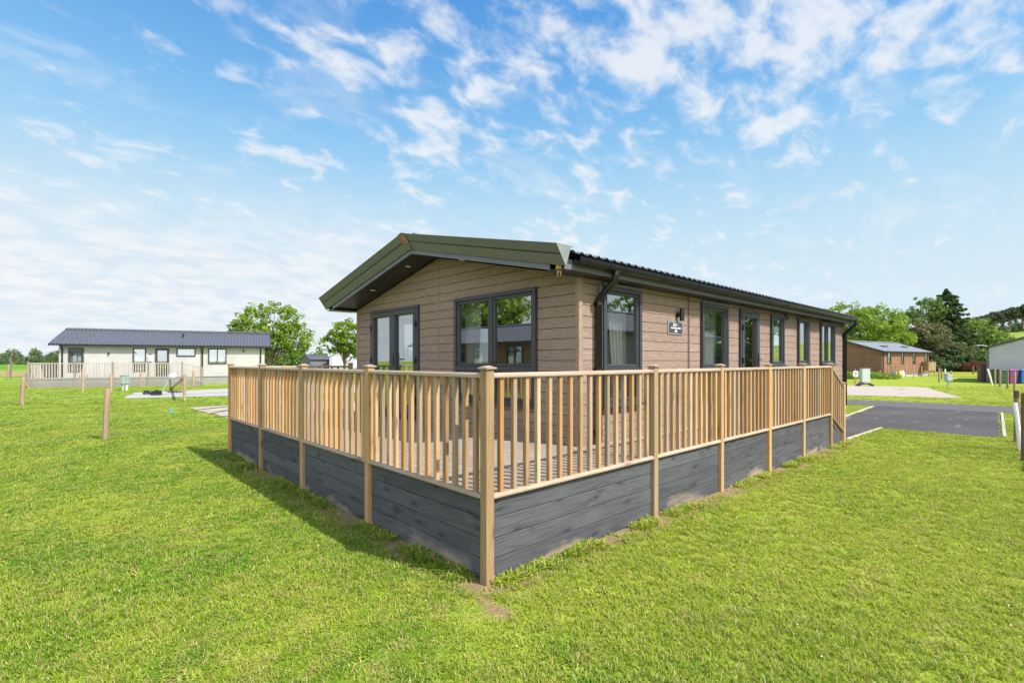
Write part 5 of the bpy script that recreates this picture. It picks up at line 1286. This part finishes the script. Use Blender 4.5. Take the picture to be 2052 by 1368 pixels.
# ------------------------------------------------------------------ lawn blades
def daisies():
    r = np.random.default_rng(9); mb = MB()
    for i in range(110):
        D = r.uniform(2.4, 9); lat = r.uniform(-1.1, 1.1) * D
        x = CX + lat * math.sin(YAW) + D * math.cos(YAW); y = CY - lat * math.cos(YAW) + D * math.sin(YAW)
        if (-0.3 < x < 9.5 and -0.3 < y < 7.2) or (x > 9 and y > -2.3): continue
        z = r.uniform(0.022, 0.036); q = r.uniform(0.004, 0.008); a0 = r.uniform(0, 6)
        mb.solid([(x + q * math.cos(a0 + k * 1.0472), y + q * math.sin(a0 + k * 1.0472), z + 0.002 * math.sin(k)) for k in range(6)], [tuple(range(6))])
    tag(mb.build('daisies', plain('daisy_white', (0.50, 0.50, 0.40), 0.8)), 'tiny scattered white daisy heads in the mown lawn', 'daisies', kind='stuff')
daisies()
def lawn():
    src = bpy.data.collections.new('blade_tufts')
    rr = np.random.default_rng(3)
    for v in range(8):
        V = []; Fs = []; rv = []
        nb = 16 if v < 6 else 9
        for k in range(nb):
            a = rr.uniform(0, 2 * math.pi); q = 0.045 * math.sqrt(rr.random()); x, y = q * math.cos(a), q * math.sin(a)
            wide = v >= 6
            h = rr.uniform(0.018, 0.034) * (0.8 if wide else 1); w = rr.uniform(0.0018, 0.0034) * (2.6 if wide else 1); b = rr.uniform(0, 2 * math.pi); ln = rr.uniform(0.3, 2.0) * h
            dx, dy = math.cos(b), math.sin(b); sx, sy = -dy * w, dx * w; n = len(V)
            V += [(x - sx, y - sy, -0.003), (x + sx, y + sy, -0.003), (x + dx * ln * .35 - sx * .8, y + dy * ln * .35 - sy * .8, h * .6), (x + dx * ln * .35 + sx * .8, y + dy * ln * .35 + sy * .8, h * .6), (x + dx * ln, y + dy * ln, h * rr.uniform(0.8, 1.0))]
            Fs += [(n, n + 1, n + 3, n + 2), (n + 2, n + 3, n + 4)]; t = rr.random(); rv += [t, t]
        me = bpy.data.meshes.new('tuft'); me.from_pydata(V, [], Fs); a_ = me.attributes.new('rnd', 'FLOAT', 'FACE'); a_.data.foreach_set('value', np.array(rv, dtype=np.float32)); me.materials.append(M_['blade'])
        o = bpy.data.objects.new('tuft', me); src.objects.link(o)
    # points in the ground area the photograph sees, plus a margin
    P = []; Sc = []
    bands = [(1.2, 3.2, 950, 0.95), (3.2, 5, 720, 1.0), (5, 8, 420, 1.1), (8, 13, 190, 1.3), (13, 20, 60, 1.6), (20, 32, 14, 2.0)]
    for d0, d1, dens, sc in bands:
        kx = 1.30; area = kx * (d1 * d1 - d0 * d0); n = int(area * dens)
        D = np.sqrt(rr.uniform(d0 * d0, d1 * d1, n)); lat = rr.uniform(-kx, kx, n) * D
        X = CX + lat * math.sin(YAW) + D * math.cos(YAW); Y = CY - lat * math.cos(YAW) + D * math.sin(YAW)
        keep = np.ones(n, bool)
        inside = (X > -0.02) & (X < 9.3) & (Y > -0.02) & (Y < 7.0)
        inside |= (X > 2.2) & (X < 13.5) & (Y > 0.9) & (Y < 6.8)
        keep &= ~inside
        def inpoly(poly):
            c = np.zeros(n, bool); j = len(poly) - 1
            for i in range(len(poly)):
                xi, yi = poly[i][:2]; xj, yj = poly[j][:2]
                if yi != yj: c ^= ((yi > Y) != (yj > Y)) & (X < (xj - xi) * (Y - yi) / (yj - yi) + xi)
                j = i
            return c
        for poly in (BAY, ROAD, PADR, PADL, PADB): keep &= ~inpoly(poly)
        ed = np.maximum(np.abs(X - 4.65) - 4.65, np.abs(Y - 3.55) - 3.55)
        w = 0.09 + 0.11 * np.sin(X * 2.3 + Y * 1.7) * np.sin(X * 5.1 - Y * 4.3)
        ed = np.minimum(ed, np.hypot(X + 0.22, Y + 0.36) - 0.02); p = np.clip((ed - w) / 0.14, 0.10, 1); keep &= rr.random(n) < p
        # thin patches
        f = np.sin(X * 1.9 + 1.3 * np.sin(Y * 1.1)) * np.sin(Y * 2.3 + 1.1 * np.sin(X * 0.9)); keep &= rr.random(n) < np.clip(1.15 - 0.55 * (f > 0.72), 0, 1)
        P.append(np.stack([X[keep], Y[keep], np.zeros(keep.sum())], 1)); Sc.append(np.full(keep.sum(), sc))
    # taller tufts against the boards and posts
    n = 2600; t = rr.random(n); side_ = rr.random(n) < 0.5
    X = np.where(side_, t * 9.2, -0.05 - 0.06 * rr.random(n)); Y = np.where(side_, -0.05 - 0.06 * rr.random(n), t * 7.0)
    kp = (np.sin(X * 3.1 + Y * 2.3) + np.sin(X * 7.7 + Y * 5.1)) > 0.1
    P.append(np.stack([X[kp], Y[kp], np.zeros(kp.sum())], 1)); Sc.append(rr.uniform(1.2, 2.6, kp.sum()))
    P = np.concatenate(P); Sc = np.concatenate(Sc); n = len(P)
    fld = np.sin(P[:, 0] * 1.3 + 2 * np.sin(P[:, 1] * 0.7)) * np.sin(P[:, 1] * 1.6 + 1.4)
    me = bpy.data.meshes.new('grass'); me.vertices.add(n); me.vertices.foreach_set('co', P.astype(np.float32).ravel())
    a = me.attributes.new('sc', 'FLOAT_VECTOR', 'POINT'); k = Sc * rr.uniform(0.75, 1.1, n); a.data.foreach_set('vector', np.stack([k, k, k * (0.9 + 0.25 * fld) * np.where(Sc > 1.3, 0.8, 1.0)], 1).astype(np.float32).ravel())
    a = me.attributes.new('rt', 'FLOAT_VECTOR', 'POINT'); a.data.foreach_set('vector', np.stack([rr.normal(0, .08, n), rr.normal(0, .08, n), rr.uniform(0, 6.28, n)], 1).astype(np.float32).ravel())
    a = me.attributes.new('ix', 'INT', 'POINT'); ix = rr.integers(0, 6, n); cl = (np.sin(P[:, 0] * 4.1 + 3) * np.sin(P[:, 1] * 3.7 + np.sin(P[:, 0] * 2.2)) > 0.93); ix[cl] = rr.integers(6, 8, cl.sum()); a.data.foreach_set('value', ix.astype(np.int32))
    a = me.attributes.new('tint', 'FLOAT', 'POINT'); a.data.foreach_set('value', np.clip(0.5 + 0.3 * fld + rr.normal(0, .2, n), 0, 1).astype(np.float32))
    me.materials.append(M_['blade'])
    o = bpy.data.objects.new('grass', me); COL.objects.link(o); tag(o, 'short mown lawn grass around the timber deck', 'grass', kind='stuff')
    ng = bpy.data.node_groups.new('grass_scatter', 'GeometryNodeTree')
    ng.interface.new_socket('Geometry', in_out='INPUT', socket_type='NodeSocketGeometry'); ng.interface.new_socket('Geometry', in_out='OUTPUT', socket_type='NodeSocketGeometry')
    N = ng.nodes.new; L = ng.links.new; gi = N('NodeGroupInput'); go = N('NodeGroupOutput')
    ci = N('GeometryNodeCollectionInfo'); ci.inputs['Collection'].default_value = src; ci.inputs['Separate Children'].default_value = True; ci.inputs['Reset Children'].default_value = True
    ip = N('GeometryNodeInstanceOnPoints'); ip.inputs['Pick Instance'].default_value = True
    def na(nm, t):
        q = N('GeometryNodeInputNamedAttribute'); q.data_type = t; q.inputs['Name'].default_value = nm; return q.outputs['Attribute']
    mp = N('GeometryNodeMeshToPoints')
    L(gi.outputs[0], mp.inputs['Mesh']); L(mp.outputs[0], ip.inputs['Points']); L(ci.outputs[0], ip.inputs['Instance'])
    L(na('ix', 'INT'), ip.inputs['Instance Index']); L(na('rt', 'FLOAT_VECTOR'), ip.inputs['Rotation']); L(na('sc', 'FLOAT_VECTOR'), ip.inputs['Scale'])
    L(ip.outputs[0], go.inputs[0])
    m = o.modifiers.new('scatter', 'NODES'); m.node_group = ng
    print('grass tufts', n)
lawn()
